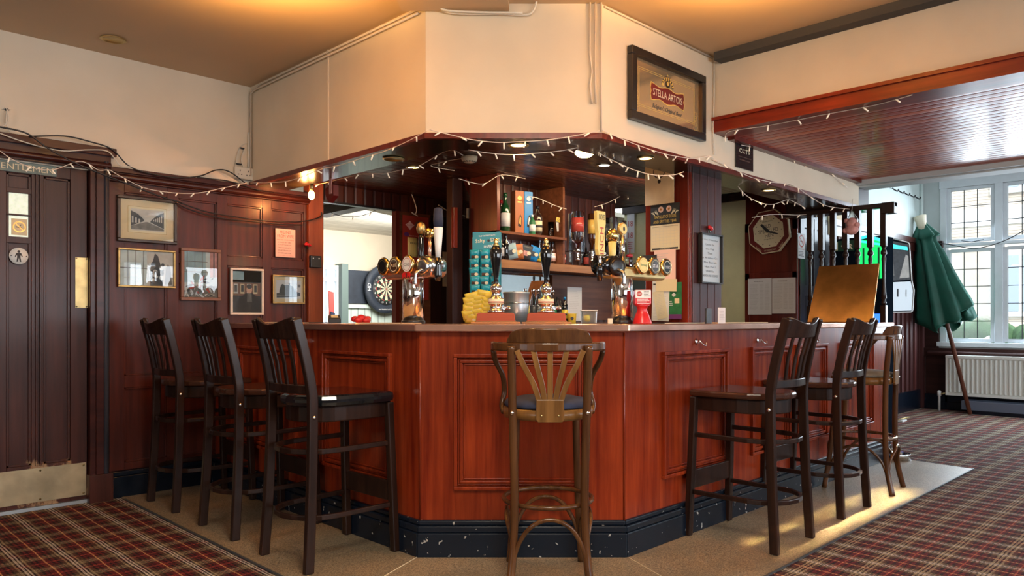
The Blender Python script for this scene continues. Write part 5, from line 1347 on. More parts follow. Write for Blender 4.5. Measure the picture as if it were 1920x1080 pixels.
bottle('wine_bottle', 'tall green wine bottle with white label at the left end of the top shelf', S(947, ZU), .30, .037, 'bottle_green', 'paper_white', 'bottle_green')
bottle('wine_bottle', 'half hidden dark bottle behind the green wine bottle on the top shelf', S(939, ZU, 4.06), .26, .03, 'bottle_brown', 'orange_card', 'red_plastic')
def boxprint(c):
    def f(m, y):
        m.disc(.0, .27, .016, c, y, sx=1.1); m.rect(-.018, .018, .235, .245, c, y); m.flat([(-.015, .06), (.012, .05), (.02, .12), (.006, .15), (-.01, .12)], 'frame_brown', y); m.flat([(-.008, .08), (.010, .07), (.012, .12), (.002, .135)], c, y - .0006)
    return f
boxthing('gift_box', 'tall orange-brown bottle gift box on the top shelf', 'box', S(970, ZU, 3.97), -.3, (.075, .075, .325), 'orange_card', boxprint('copper_sheet'))
boxthing('gift_box', 'tall bright blue bottle gift box on the top shelf', 'box', S(987, ZU, 3.95), -.3, (.072, .072, .325), 'blue_card', boxprint('white_ink'))
bottle('spirit_bottle', 'small white and green bottle in front of the blue gift box', S(998, ZU, 3.90), .15, .024, 'green_print', 'white_ink', 'white_gloss', 'spirit')
bottle('spirit_bottle', 'square shouldered bottle with cream whiskey label on the top shelf', S(1008, ZU, 3.95), .235, .036, 'clear_glass', 'cream_ink', 'black_plastic', 'spirit', band='ink', txt='No 7')
def tumbler(label, px, z, y=YS, h=.13, r=.026, mat='clear_glass'):
    t = thing('drinking_glass', label, 'glass', S(px, z, y)); m = MB(); m.lathe([(r * .8, 0), (r, h), (r * .93, h), (r * .74, .012), (0.001, .012)], mat, 20); m.build('glass_body', t)
    return t
tumbler('tall straight drinking glass on the top shelf right of the cream label bottle', 1033, ZU)
tumbler('drinking glass with a white paper note, near the divider of the top shelf', 1046, ZU)
c = S(1051, ZU + .06, 3.93); t = thing('paper_note', 'white handwritten note tucked at the glass on the top shelf', 'note', c, -.4); t.rotation_euler = Euler((0, -.15, -.4)); m = MB(); m.box(-.03, .03, -.001, .001, 0, .085, 'paper_white'); m.build('sheet', t); m = MB(); m.dashes(-.022, .022, .01, .075, 5, 'ink_soft', -.002, 3, th=.15); m.build('handwriting', t)
c = S(1046, ZU + .13, 3.93); t = thing('price_tag', 'yellow tag sticking up over the white note on the top shelf', 'tag', c, -.4); t.rotation_euler = Euler((0, .25, -.4)); m = MB(); m.box(-.02, .02, -.001, .001, 0, .035, 'yellow'); m.build('sheet', t); m = MB(); m.ring(0, .018, .006, .009, 'ink', -.002, 14); m.build('print', t)
# middle shelf
bottle('wine_bottle', 'black bottle with white lettering at the left end of the middle shelf', S(939, ZM, 3.93), .185, .026, 'bottle_black', 'ink_soft', 'black_plastic')
bottle('wine_bottle', 'dark wine bottle, second from the left on the middle shelf', S(948, ZM, 3.92), .20, .027, 'bottle_black', None, 'black_plastic')
pk = [('round edged dark blue crisp packet at the left of the middle shelf', 962, 'photo_blue', 'photo_dark', -.25), ('crisp packet showing orange chips, middle shelf', 973, 'orange_card', 'copper_sheet', -.15), ('dark packet with pink stripe leaning on the middle shelf', 984, 'photo_dark', 'pink', .2), ('blue crisp packet leaning right on the middle shelf', 996, 'blue_card', 'photo_dark', .35), ('yellow and green crisp packet at the foot of the middle shelf', 1008, 'yellow', 'green_print', .1)]
for lb, px, a_, b2_, rl in pk: packet('crisp_packet', lb, S(px, ZM + .012, 3.91 - (px % 3) * .008), -.4, .085, .115 if px < 1000 else .07, a_, b2_, 'snack packet', None, tilt=.12, roll=rl)
nm = ['leftmost', 'second', 'third', 'fourth', 'fifth', 'sixth', 'seventh', 'rightmost']
for i in range(8):
    bottle('small_wine_bottle', f'small red-labelled wine bottle, {nm[i]} of the row on the middle shelf', S(1012 + i * 6.3, ZM, 3.97 + .02 * (i % 2)), .185, .020, 'bottle_brown' if i % 3 else 'bottle_black', 'ink_red' if i % 2 else 'paper_pink', 'black_plastic', group='small wine bottles on the middle shelf', band='white_ink')
# back bar worktop
for i, (px, lb, lm) in enumerate(((985, 'silver topped yellow soft drink bottle behind the ice bucket', 'yellow'), (1000, 'clear glass mixer bottle with white cap left of the right hand pump', 'photo_dark'), (1009, 'clear mixer bottle with dark label beside the right hand pump', 'photo_dark'), (1037, 'slim mixer bottle with green label just right of the right hand pump', 'green_print'))):
    bottle('mixer_bottle', lb, S(px, ZB, 3.88 + .03 * (i % 2)), .255, .030, 'clear_glass', lm, 'chrome', 'mixer')
bottle('cordial_bottle', 'dark cordial bottle with yellow slanted label, left of the white papers', S(1059, ZB, 3.86), .20, .026, 'bottle_black', 'yellow', 'blue_card', 'spirit', band='ink')
t = thing('straw_holder', 'black cup full of black drinking straws left of the dark cordial bottle', 'straw holder', S(1050, ZB, 3.9)); m = MB(); m.lathe([(.025, 0), (.03, .09)], 'black_plastic', 18); m.build('cup_body', t)
m = MB(); rnd = random.Random(8)
for i in range(16): a = rnd.uniform(0, 6.28); m.tube([(.01 * math.cos(a), .01 * math.sin(a), .02), (.032 * math.cos(a), .032 * math.sin(a), rnd.uniform(.16, .2))], .003, 'black_plastic', 5)
o = m.build('straws', t); o['kind'] = 'stuff'
sheet('price_list', 'white printed price list standing behind the dark cordial bottle', 'paper', (1063, 538, 1090, 602), dict(Y=3.98), 'paper_white', lambda m, W, H, y: m.dashes(-W * .8, W * .8, -H * .8, H * .8, 16, 'ink_soft', y, 21, th=.2))
# optics: bottles upside down on brackets
YO = 3.90
op = [(1083, 'ornate clear and pink gin bottle upside down on the leftmost optic', 'clear_glass', 'pink_spirit', .33, .052), (1110, 'brown rum bottle with gold neck upside down on an optic', 'bottle_brown', 'gold_ink', .33, .036), (1122, 'slim dark blue bottle upside down behind the brown rum bottle', 'navy_fabric', None, .33, .030), (1134, 'black-labelled whiskey bottle upside down on an optic', 'bottle_black', 'photo_dark', .31, .040), (1150, 'plain clear vodka bottle upside down between two labelled ones', 'clear_glass', None, .33, .036), (1166, 'white-labelled clear rum bottle upside down on the rightmost optic', 'clear_glass', 'paper_white', .31, .040)]
for i, (px, lb, g, lm, h, r) in enumerate(op):
    q = S(px, 1.665, YO + (.06 if i in (2,) else 0)); bottle('spirit_bottle', lb, q, h, r, g, lm, 'steel', 'spirit', 'bottles on the optics', inv=True, txt={3: 'No 7', 5: 'RUM'}.get(i))
    o = thing('optic_bracket', f'metal bracket behind the {["leftmost", "second", "third", "fourth", "fifth", "rightmost"][i]} upside down bottle', 'bracket', (q[0], BY1, 1.66), 0, 'optic brackets'); m = MB(); m.box(-.008, .008, -(BY1 - q[1]) + .02, 0, .015, .025, 'steel'); m.box(-.015, .015, -.008, 0, -.05, .36, 'steel'); m.build('bracket_arm', o)
low = [(1099, 'bottle_black', 'ink_red'), (1122, 'bottle_brown', 'cream_ink'), (1136, 'bottle_black', 'gold_ink'), (1148, 'bottle_brown', 'ink_red'), (1158, 'bottle_black', 'white_ink'), (1166, 'bottle_green', 'cream_ink')]
pl = ['leftmost', 'second', 'third', 'fourth', 'fifth', 'rightmost']
for i, (px, g, lm) in enumerate(low): bottle('liqueur_bottle', f'small dark liqueur bottle standing under the optics, {pl[i]} of the low row', S(px, ZM, 3.98), .17 + .012 * (i % 3), .022, g, lm, 'ink_red' if i == 3 else 'black_plastic', 'spirit', 'low bottles under the optics')
t = thing('drinking_tumbler', 'clear tumbler with red lid and straw at the right end of the shelf', 'cup', S(1180, ZM, 3.95)); m = MB(); m.lathe([(.026, 0), (.034, .10), (.030, .12)], 'clear_glass', 20); m.build('cup_body', t); m = MB(); m.lathe([(.032, .118), (.032, .14), (.02, .145)], 'tumbler_red', 20); m.build('lid', t); m = MB(); m.tube([(0, 0, .05), (.008, 0, .20)], .003, 'tumbler_red', 6); m.build('straw', t)
sheet('poster', 'white poster with large red numbers on the far wall right of the optics', 'poster', (1176, 402, 1190, 475), dict(X=6.88), 'paper_white', lambda m, W, H, y: (m.text('18', 0, H * .5, H * .3, 'ink_red', y, w=W * 1.2), m.text('18', 0, -H * .1, H * .3, 'ink_red', y, w=W * 1.2), m.dashes(-W * .7, W * .7, -H * .8, -H * .4, 4, 'ink_red', y, 2)))
boxthing('cupboard', 'grey-white cupboard below the cream wall, just left of the red pillar', 'cupboard', (6.70, 4.83, 0), RZX, (.50, .3, 1.73), 'grey_wall', lambda m, y: (m.rect(-.02, -.014, .1, 1.68, 'ink', y), m.rect(.1, .3, 1.35, 1.6, 'slate_green', y)))
# dartboard
c = P(721, 542, Y=8.60)
t = thing('dartboard', 'cream and black dartboard in a round black surround, seen through the hatch', 'dartboard', c, 0)
m = MB(); m.lathe([(.17, 0), (.335, -.0), (.34, -.02), (.335, -.05), (.23, -.05), (.225, -.02)], 'slate', 44, ax='y'); 
m.text('one hundred and eighty', 0, -.285, .028, 'white_ink', -.052, w=.26); m.text('HD', -.285, .02, .05, 'white_ink', -.052, rot=PI / 2); m.build('surround', t)
m = MB(); m.lathe([(.225, 0), (.225, -.04), (.222, -.042)], 'board_black', 40, ax='y')
for k in range(20):
    a0 = 2 * PI * (k - .5) / 20; a1 = a0 + 2 * PI / 20
    for r0, r1, ca, cb in ((.012, .095, 'board_black', 'cream_ink'), (.103, .158, 'board_black', 'cream_ink'), (.095, .103, 'ink_red', 'green_print'), (.158, .168, 'ink_red', 'green_print')):
        m.flat([(r0 * math.sin(a0), r0 * math.cos(a0)), (r0 * math.sin(a1), r0 * math.cos(a1)), (r1 * math.sin(a1), r1 * math.cos(a1)), (r1 * math.sin((a0 + a1) / 2) * 1.01, r1 * math.cos((a0 + a1) / 2) * 1.01), (r1 * math.sin(a0), r1 * math.cos(a0))], ca if k % 2 else cb, -.0435)
    am = (a0 + a1) / 2; m.text(str([20, 1, 18, 4, 13, 6, 10, 15, 2, 17, 3, 19, 7, 16, 8, 11, 14, 9, 12, 5][k]), .195 * math.sin(am), .195 * math.cos(am), .026, 'white_ink', -.0435)
m.disc(0, 0, .012, 'ink_red', -.044); m.build('board', t)
t = thing('blackboard', 'long dark slate blackboard on the wall behind the dartboard', 'blackboard', P(700, 540, Y=8.69)); x0, x1 = P(643, 540, Y=8.69).x - t.location.x, 1.4
m = MB(); m.box(x0, x1, -.02, 0, -.22, .23, 'slate'); m.build('board', t, bev=.003)
t = thing('folded_sign', 'leaning dark blue and red board by the window beyond the hatch', 'sign board', (4.72, 7.6, 0), -.3); m = MB(); m.prism([(-.06, 0), (.0, 0), (-.04, 1.44), (-.10, 1.46)], -.02, 0, 'ink_red', plane='xz'); m.prism([(-.06, 0), (-.01, 0), (-.03, 1.20), (-.08, 1.22)], -.03, -.02, 'navy_fabric', plane='xz'); m.build('board', t)

# ================================================================== LIGHTS OF THE BAR
def downlight(label, loc, lit, r=.045, energy=0, col=(1, .75, .35), light=True, onceil=False):
    t = thing('downlight', label, 'ceiling light', loc)
    m = MB(); m.lathe([(r, .0), (r * 1.25, -.002), (r * 1.3, -.006), (r * 1.05, -.008), (r * .98, -.002)], 'brass', 28); m.build('ring', t)
    m = MB(); m.lathe([(.001, .0), (r * .7, .0), (r * .9, -.004 if lit else .0)], lit or 'black_plastic', 24); m.build('bulb' if lit else 'reflector', t)
    if energy: spot('downlight_beam', (loc[0], loc[1], loc[2] - .02), (loc[0], loc[1], 0), energy, col, 130, .8, .03)
    return t
ZS = 2.069
downlight('lit brass ringed downlight under the canopy, above the right hand pump', P(972, 271, Z=ZS), 'bulb_warm', energy=9)
downlight('lit brass downlight under the canopy, beside the brown cloth on the red pillar', P(1210, 296, Z=ZS), 'bulb_warm', .04, energy=7)
downlight('lit brass downlight in the dark right end of the canopy', P(1441, 356, Z=ZS), 'bulb_warm', .04, energy=6)
downlight('unlit brass downlight under the left side of the canopy', P(738, 297, Z=ZS), None, .05)
downlight('lit downlight in the dark red bar ceiling left of the smoke detector', P(775, 313, Z=2.169), 'bulb_warm', .04, energy=12)
downlight('small white lit downlight in the bar ceiling, right of the big yellow bulb', P(1133, 309, Z=2.169), 'bulb_cool', .04, energy=9, col=(.95, .95, 1))
downlight('unlit brass rimmed downlight in the main tan ceiling above the toilet door', P(212, 73, Z=CEIL - .001), None, .055)
q = P(1096, 285, Z=2.12); t = thing('reflector_bulb', 'big bright yellow reflector bulb hanging from the canopy over the right hand pump', 'light bulb', q)
m = MB(); m.lathe([(.001, -.032), (.036, -.028), (.056, -.012), (.058, 0), (.038, .02), (.020, .035)], 'bulb_hot', 28); m.build('bulb', t); m = MB(); m.lathe([(.018, .033), (.018, .05)], 'brass', 16); m.build('socket', t)
spot('bulb_beam', (q.x, q.y, q.z - .04), (q.x, q.y, 0), 14, (1, .8, .4), 150, .9, .04)
q = P(584, 366, Y=4.72); t = thing('spot_lamp', 'small clip spot lamp with glowing orange bulb at the left end of the canopy', 'lamp', q)
m = MB(); m.ball((0, 0, 0), .028, 'bulb_flame', sx=.8, sy=.8, sz=1.2); m.build('bulb', t); m = MB(); m.lathe([(.012, .03), (.016, .06), (.010, .08)], 'brass', 14); m.tube([(0, 0, .07), (.01, 0, ZS + .03 - q.z)], .006, 'lamp_bowl'); m.lathe([(.05, ZS + .028 - q.z), (.03, ZS + .02 - q.z)], 'lamp_bowl', 20); m.build('lamp_stem', t)
point('spot_lamp_light', (q.x - .02, q.y + .06, q.z - .02), 8, (1, .36, .10), .0)
q = P(880, 300, Z=2.145); t = thing('smoke_detector', 'round cream smoke detector under the dark red bar ceiling', 'smoke detector', q)
m = MB(); m.lathe([(.030, -.018), (.046, -.010), (.052, .008), (.052, .022)], 'cream_fabric', 28); m.build('housing', t)
m = MB()
for k in range(14):
    a = 2 * PI * k / 14; m.bar([(.034 * math.cos(a), .034 * math.sin(a), -.0165), (.045 * math.cos(a), .045 * math.sin(a), -.011)], .003, .006, 'ink')
m.build('vent_slots', t)
q = P(622, 352, X=2.72); t = thing('hanging_pennant', 'dark red box shaped pennant with pink strap hanging from the left canopy', 'decoration', q, RZX)
m = MB(); m.prism([(-.055, 0), (.05, .012), (.055, -.06), (-.01, -.10), (-.05, -.045)], -.02, .02, 'red_sign', plane='xz'); m.build('pennant', t); m = MB(); m.box(.005, .035, -.024, -.02, -.045, .11, 'pink'); m.build('strap', t)
# ================================================================== FAIRY LIGHTS, CABLES
BULB = None
def fairy(label, pts, n=10, seed=1, dense=6, cable='fairy_cable', r=.0024, loops=True):
    global BULB
    pts = spline(pts, dense)
    t = thing('fairy_light_string', label, 'fairy lights', pts[0])
    o0 = Vector(pts[0])
    m = MB(Matrix.Translation(-o0)); m.tube(pts, r, cable, 6); m.build('cable', t)
    rnd = random.Random(seed)
    L = [0]
    for i in range(1, len(pts)): L.append(L[-1] + (pts[i] - pts[i - 1]).length)
    for k in range(n):
        s = L[-1] * (k + .5) / n; i = max(j for j in range(len(L)) if L[j] <= s); i = min(i, len(pts) - 2)
        p = pts[i].lerp(pts[i + 1], (s - L[i]) / max(1e-6, L[i + 1] - L[i])) - o0
        if BULB is None:
            m = MB(); m.tube([(0, 0, 0), (0, 0, -.034)], .0042, 'fairy_bulb', 7); b_ = m.build('bulb', t); BULB = b_
        else:
            b_ = BULB.copy(); COL.objects.link(b_); b_.parent = t
        b_.location = p; b_.rotation_euler = (rnd.uniform(-.9, .9), rnd.uniform(-.9, .9), 0)
    return t
def PP(l, **k): return [P(a, b_, **k) for a, b_ in l]
XL_ = 2.43
fairy('fairy light string along the outer lower edge of the left canopy side', PP([(470, 343), (530, 341), (565, 332), (600, 318), (640, 309), (690, 293), (720, 284), (762, 266), (803, 244)], X=XL_), 10, 1)
fairy('fairy light string drooping across the front chamfered edge of the canopy', PP([(806, 243), (850, 254), (885, 262), (930, 267), (970, 266), (1020, 263), (1070, 256), (1125, 245)], N=5.50), 8, 2)
fairy('fairy light string along the right canopy edge up to the black sign', PP([(1130, 244), (1160, 258), (1190, 270), (1230, 284), (1262, 292), (1300, 297), (1330, 293), (1340, 300)], Y=2.43), 9, 3)
fairy('fairy light string along the far right canopy edge towards the spindles', PP([(1340, 300), (1372, 315), (1410, 333), (1450, 342), (1485, 346), (1515, 366), (1550, 386), (1593, 392)], Y=2.43), 10, 4)
fairy('fairy light string under the left canopy, from the spot lamp to the lit downlight', PP([(568, 330), (592, 345), (640, 335), (680, 326), (720, 325), (755, 318), (784, 312), (840, 282), (868, 291)], X=2.82), 11, 5)
fairy('short pale cable loop running to the smoke detector', PP([(868, 297), (838, 302), (808, 311), (852, 320)], Z=2.163), 2, 6)
fairy('fairy light string below the front of the canopy, left of the big yellow bulb', PP([(878, 281), (925, 288), (970, 290), (1010, 287), (1050, 283), (1082, 277)], N=5.80), 6, 7)
fairy('fairy light string swooping right from the big yellow bulb over the brown cloth', PP([(1118, 283), (1135, 294), (1160, 306), (1190, 319), (1225, 328), (1262, 328), (1282, 322)], N=6.0), 9, 8)
fairy('fairy light string drooping in the dark opening right of the pillar', PP([(1384, 350), (1400, 367), (1425, 380), (1450, 383), (1475, 375), (1488, 378), (1510, 390)], Y=2.62), 9, 9)
fairy('fairy light string hanging in front of the spindle screen', PP([(1410, 408), (1450, 402), (1500, 403), (1540, 398), (1570, 388), (1600, 387)], Y=2.80), 6, 10)
fairy('fairy light string along the joint of beam and polished wooden ceiling', PP([(1360, 262), (1362, 250), (1380, 244), (1430, 237), (1480, 228), (1540, 216), (1600, 205), (1650, 195), (1710, 178)], Z=2.297), 7, 11)
fairy('fairy light string along the canopy edge beneath the polished wooden ceiling', PP([(1390, 272), (1430, 278), (1455, 275), (1485, 298), (1525, 307), (1550, 318), (1590, 352)], Y=2.43), 8, 12)
fairy('fairy light string looping in front of the toilet door sign to the panel cornice', PP([(0, 283), (25, 300), (60, 314), (100, 318), (145, 303), (165, 307), (185, 319), (205, 319), (225, 330), (270, 352), (320, 361), (370, 362), (420, 352), (462, 343)], Y=4.99), 14, 13)
fairy('fairy light string pinned across the top of the back bar shelves', PP([(860, 335), (905, 345), (940, 328), (985, 335)], Y=3.84), 4, 14)
fairy('thin fairy light string hanging across the top shelf bottles', PP([(990, 368), (1010, 372), (1040, 385), (1062, 392)], Y=3.84), 4, 15)
fairy('fairy light string over the upside down optic bottles', PP([(1115, 388), (1140, 380), (1170, 366), (1190, 372)], Y=3.86), 3, 16)
fairy('dark string of fairy lights under the slatted white ceiling beyond the hatch', PP([(606, 392), (640, 405), (680, 404), (712, 390)], Y=5.5), 3, 17, cable='cable_black')
def cable(label, lists, mat='cable_black', r=.005, name='cable', cat='cable'):
    p0 = Vector(lists[0][0]); t = thing(name, label, cat, p0)
    for l in lists:
        m = MB(Matrix.Translation(-p0)); m.tube(spline(l, 6), r, mat, 8); m.build('strand' if len(lists) > 1 else 'lead', t)
    return t
cable('black cable slanting from the plaster hole down across the toilet door top', [PP([(0, 238), (50, 250), (90, 278), (140, 305), (180, 322), (240, 345), (300, 368), (340, 380)], Y=4.97)])
cable('black cable lying along the cornice from the door top to the socket', [PP([(55, 256), (120, 255), (170, 266), (210, 280), (240, 310), (275, 324), (330, 333), (375, 330), (405, 319), (430, 322), (462, 345)], Y=5.03), PP([(370, 332), (400, 336), (430, 340), (470, 352), (490, 358)], Y=5.03)], r=.0045)
cable('white cable pinned loosely along the top of the toilet door frame', [PP([(0, 250), (35, 263), (80, 276), (120, 283), (165, 281), (200, 283), (215, 297), (225, 310), (250, 313)], Y=5.02)], 'cable_white', .0035)
cable('pair of black cables sagging across the panelling between the pictures and the hatch', [PP([(330, 377), (380, 395), (430, 405), (500, 414), (560, 416), (598, 408), (603, 398)], Y=5.05), PP([(330, 381), (370, 398), (420, 410), (480, 416), (530, 421), (565, 422)], Y=5.06)], r=.0045)
cable('white wires coming out of a dark hole in the plaster above the toilet door', [PP([(13, 205), (16, 225), (8, 235), (0, 238)], Y=5.06), PP([(13, 208), (12, 232), (22, 250), (45, 254)], Y=5.06)], 'cable_white', .004)
t = thing('wall_hole', 'frayed black hole in the plaster at the left edge above the toilet door', 'hole', P(12, 206, Y=YW - .001)); m = MB(); rnd = random.Random(1)
m.flat([(.02 * (1 if k % 2 else .35) * rnd.uniform(.6, 1.6) * math.cos(2 * PI * k / 16), .012 * (1 if k % 2 else .4) * rnd.uniform(.6, 1.6) * math.sin(2 * PI * k / 16)) for k in range(16)], 'ink', -.002); m.build('hole', t, solid=.001)
def conduit(label, lists, mat='trunking', r=.008, clips=True):
    p0 = Vector(lists[0][0]); t = thing('conduit', label, 'conduit', p0)
    for l in lists:
        m = MB(Matrix.Translation(-p0)); m.tube(l, r, mat, 8); m.build('pipe', t)
    return t
ZT = CEIL - .02
conduit('thin painted cable run along the top of the left canopy wall and down the corner', [[P(470, 330, X=2.445), Vector((2.445, 5.06, ZT - .02)), Vector((2.445, 4.9, ZT)), Vector((2.445, 3.12, ZT))], [Vector((2.45, 5.085, 2.3)), Vector((2.45, 5.085, ZT - .04)), Vector((2.44, 5.0, ZT - .025)), Vector((2.44, 3.14, ZT - .025))]], r=.006)
conduit('pair of painted pipes ending halfway down the front canopy wall', [[P(1106, 2, N=5.54), P(1106, 100, N=5.54), P(1110, 135, N=5.54), P(1106, 160, N=5.54), P(1110, 194, N=5.54)], [P(1116, 2, N=5.54), P(1116, 150, N=5.54), P(1117, 194, N=5.54)]], 'trunking', .005)
conduit('long painted pipe down the right edge of the front canopy wall', [[P(1127, 0, N=5.54), P(1127, 246, N=5.54)]], 'trunking', .0055)
conduit('white cable trunking loops under the boxed ceiling over the bar corner', [spline([P(822, 12, N=5.53), P(835, 22, N=5.53), P(870, 26, N=5.53), P(940, 26, N=5.53), P(985, 28, N=5.53), P(1000, 20, N=5.53), P(1006, 2, N=5.53)], 5), spline([P(825, 14, N=5.50), P(840, 20, N=5.50), P(900, 23, N=5.50), P(980, 24, N=5.50)], 4)], 'cable_white', .006)
conduit('white wire running down the canopy corner beside the framed mirror', [PP([(1339, 118), (1339, 180), (1337, 240), (1339, 290)], Y=2.44)], 'cable_white', .004)
conduit('thin painted cable along the ceiling above the framed mirror', [[Vector((3.13, 2.44, CEIL - .012)), Vector((4.22, 2.44, CEIL - .012))]], 'trunking', .006)
conduit('thin upright pipe on the pale wall behind the spindles', [PP([(1612, 360), (1612, 430)], Y=3.07)], 'green_white', .02)
t = thing('double_socket', 'white double plug socket with loose wires in the corner above the panelling', 'socket', P(455, 327, Y=YW - .002)); m = MB(); m.box(-.07, .06, -.035, 0, -.04, .045, 'cable_white'); m.build('socket_plate', t, bev=.006)
m = MB()
for a in (-.035, .025):
    m.rect(a - .003, a + .003, .012, .024, 'ink', -.036)
    for s in (-1, 1): m.rect(a + s * .011 - .004, a + s * .011 + .004, -.012, -.006, 'ink', -.036)
m.build('pin_holes', t)
m = MB(); m.tube(spline([(-.06, -.02, .04), (-.05, -.02, .12), (-.02, -.02, .19), (.02, -.02, .22)]), .004, 'cable_white', 7); m.tube(spline([(.0, -.02, .04), (-.02, -.02, .10), (.0, -.02, .17)]), .004, 'cable_white', 7); m.tube([(.04, -.015, .04), (.04, -.015, .3)], .009, 'cable_white', 8)
m.box(-.06, -.02, -.03, -.01, .06, .068, 'ink'); m.box(-.03, .0, -.03, -.01, .175, .183, 'ink'); m.build('wires', t)
cable('grey wire hook dangling over the dark red poster', [PP([(766, 351), (775, 372), (781, 392), (778, 402), (772, 398), (783, 405)], Y=5.02)], 'cable_white', .004)
cable('pale cable sagging to the cream junction box in the dark bar corner', [PP([(822, 384), (845, 398), (872, 405)], Y=5.06)], 'cable_white', .005)
cable('black cable drooping in front of the leaded window transom', [[Vector((10.42, 2.98, 2.10)), Vector((10.40, 2.75, 2.06)), Vector((10.40, 2.45, 1.99)), Vector((10.40, 2.15, 2.06)), Vector((10.40, 1.9, 2.2))]], r=.006)

# ================================================================== RIGHT-HAND ROOM
t = thing('radiator', 'white ribbed panel radiator under the leaded window', 'radiator', (10.30, 1.6, 0))
m = MB(); y0, y1, z0, z1 = 1.14, -1.4, .20, .69
m.box(-.02, .05, y1, y0, z0, z1, 'radiator_white'); m.box(-.045, -.0, y1, y0, z1 - .035, z1, 'radiator_white'); m.box(-.045, 0, y1, y0, z0, z0 + .03, 'radiator_white'); m.box(-.04, 0, y0 - .02, y0, z0, z1, 'radiator_white')
y = y0 - .03
while y > y1 + .05:
    m.prism([(-.02, y), (-.042, y - .010), (-.042, y - .024), (-.02, y - .034)], z0 + .04, z1 - .045, 'radiator_white'); y -= .048
m.build('panel', t, bev=.002)
m = MB(); m.lathe([(.014, .0), (.014, .18), (.022, .185), (.022, .24), (.012, .25)], 'white_gloss', 14, (0, y0 + .08, .0)); m.tube([(0, y0 + .08, .2), (0, y0, .22)], .010, 'brass', 8); m.build('valve', t)
# garden umbrella
t = thing('garden_umbrella', 'closed dark green parasol with wooden pole leaning in the corner by the window', 'umbrella', (10.12, 2.44, 0))
foot = Vector((0, 0, 0)); base = Vector((10.12, 2.44, 0))
tip = P(1725, 408, X=10.2) - base
m = MB(); m.tube([foot, foot.lerp(tip, .98)], .024, 'pole_wood', 12); m.build('pole', t)
axis = (tip - foot).normalized()
m = MB(); n = 48; v = []; f = []
prof = [(.0, .035), (.10, .06), (.18, .11), (.27, .165), (.28, .12), (.34, .11), (.50, .15), (.75, .19), (1.0, .235), (1.22, .275), (1.32, .285), (1.35, .23)]
ux = Vector((1, 0, 0)) - axis * axis.x; ux.normalize(); uy = axis.cross(ux)
for (s, r) in prof:
    for i in range(n):
        a = 2 * PI * i / n
        fold = 1 + (.22 * math.cos(8 * a + 1.0 + s) + .10 * math.cos(13 * a)) * min(1, s * 2.2)
        sag = (.16 * math.cos(a * 2 + .6) + .10 * math.cos(a * 5)) * max(0, s - .9)
        p = tip - axis * (s + sag) + ux * math.cos(a) * r * .45 * fold + uy * math.sin(a) * r * fold
        g = Vector((0, 0, -1)); p.z = p.z
        v.append(tuple(p))
for j in range(len(prof) - 1):
    for i in range(n): f.append((j * n + i, j * n + (i + 1) % n, (j + 1) * n + (i + 1) % n, (j + 1) * n + i))
m.add(v, f, 'green_fabric', True); m.build('canopy', t, solid=.006)
m = MB(Matrix.Translation(tip) @ axis.to_track_quat('Z', 'Y').to_matrix().to_4x4()); m.lathe([(.05, -.16), (.062, -.05), (.075, .015), (.06, .02)], 'cream_fabric', 18); m.build('tip_wrap', t)
# slim lit jukebox on the wall
q = P(1688, 517, D=8.5)
t = thing('jukebox', 'slim wall jukebox with bent white frame and dark reflective screen', 'jukebox', q, -PI / 4 - .05)
ol = [(-.145, .40), (-.135, .43), (.075, .375), (.09, .355), (.115, -.05), (.14, -.17), (.125, -.395), (.11, -.41), (-.085, -.417), (-.10, -.40), (-.10, -.17), (-.112, -.06)]
m = MB(); m.prism(ol, -.02, .05, 'machine_dark', plane='xz'); m.build('cabinet', t, bev=.006)
m = MB(); m.box(-.05, .05, .05, .17, -.2, .2, 'machine_dark'); m.build('wall_bracket', t)
m = MB(); m.tube([(p[0], -.022, p[1]) for p in ol], .0075, 'white_gloss', 8, closed=True); m.build('lit_frame', t)
m = MB(); m.flat([(-.128, .40), (.075, .355), (.10, -.045), (-.10, -.06)], 'photo_dark', -.021); m.flat([(-.118, .36), (.068, .325), (.071, .285), (-.115, .31)], 'neon_cyan', -.023); m.flat([(-.02, -.03), (.09, -.02), (.078, .22), (.05, .24)], 'photo_light', -.023); m.flat([(-.105, .0), (-.075, .0), (-.09, .2), (-.115, .2)], 'photo_mid', -.023); m.build('screen', t)
m = MB(); m.flat([(-.098, -.075), (.105, -.065), (.130, -.17), (.115, -.395), (-.085, -.40), (-.09, -.17)], 'aluminium', -.021); m.rect(-.045, -.03, -.24, -.15, 'ink', -.023); m.rect(.05, .058, -.24, -.16, 'photo_mid', -.023); m.build('lower_panel', t)
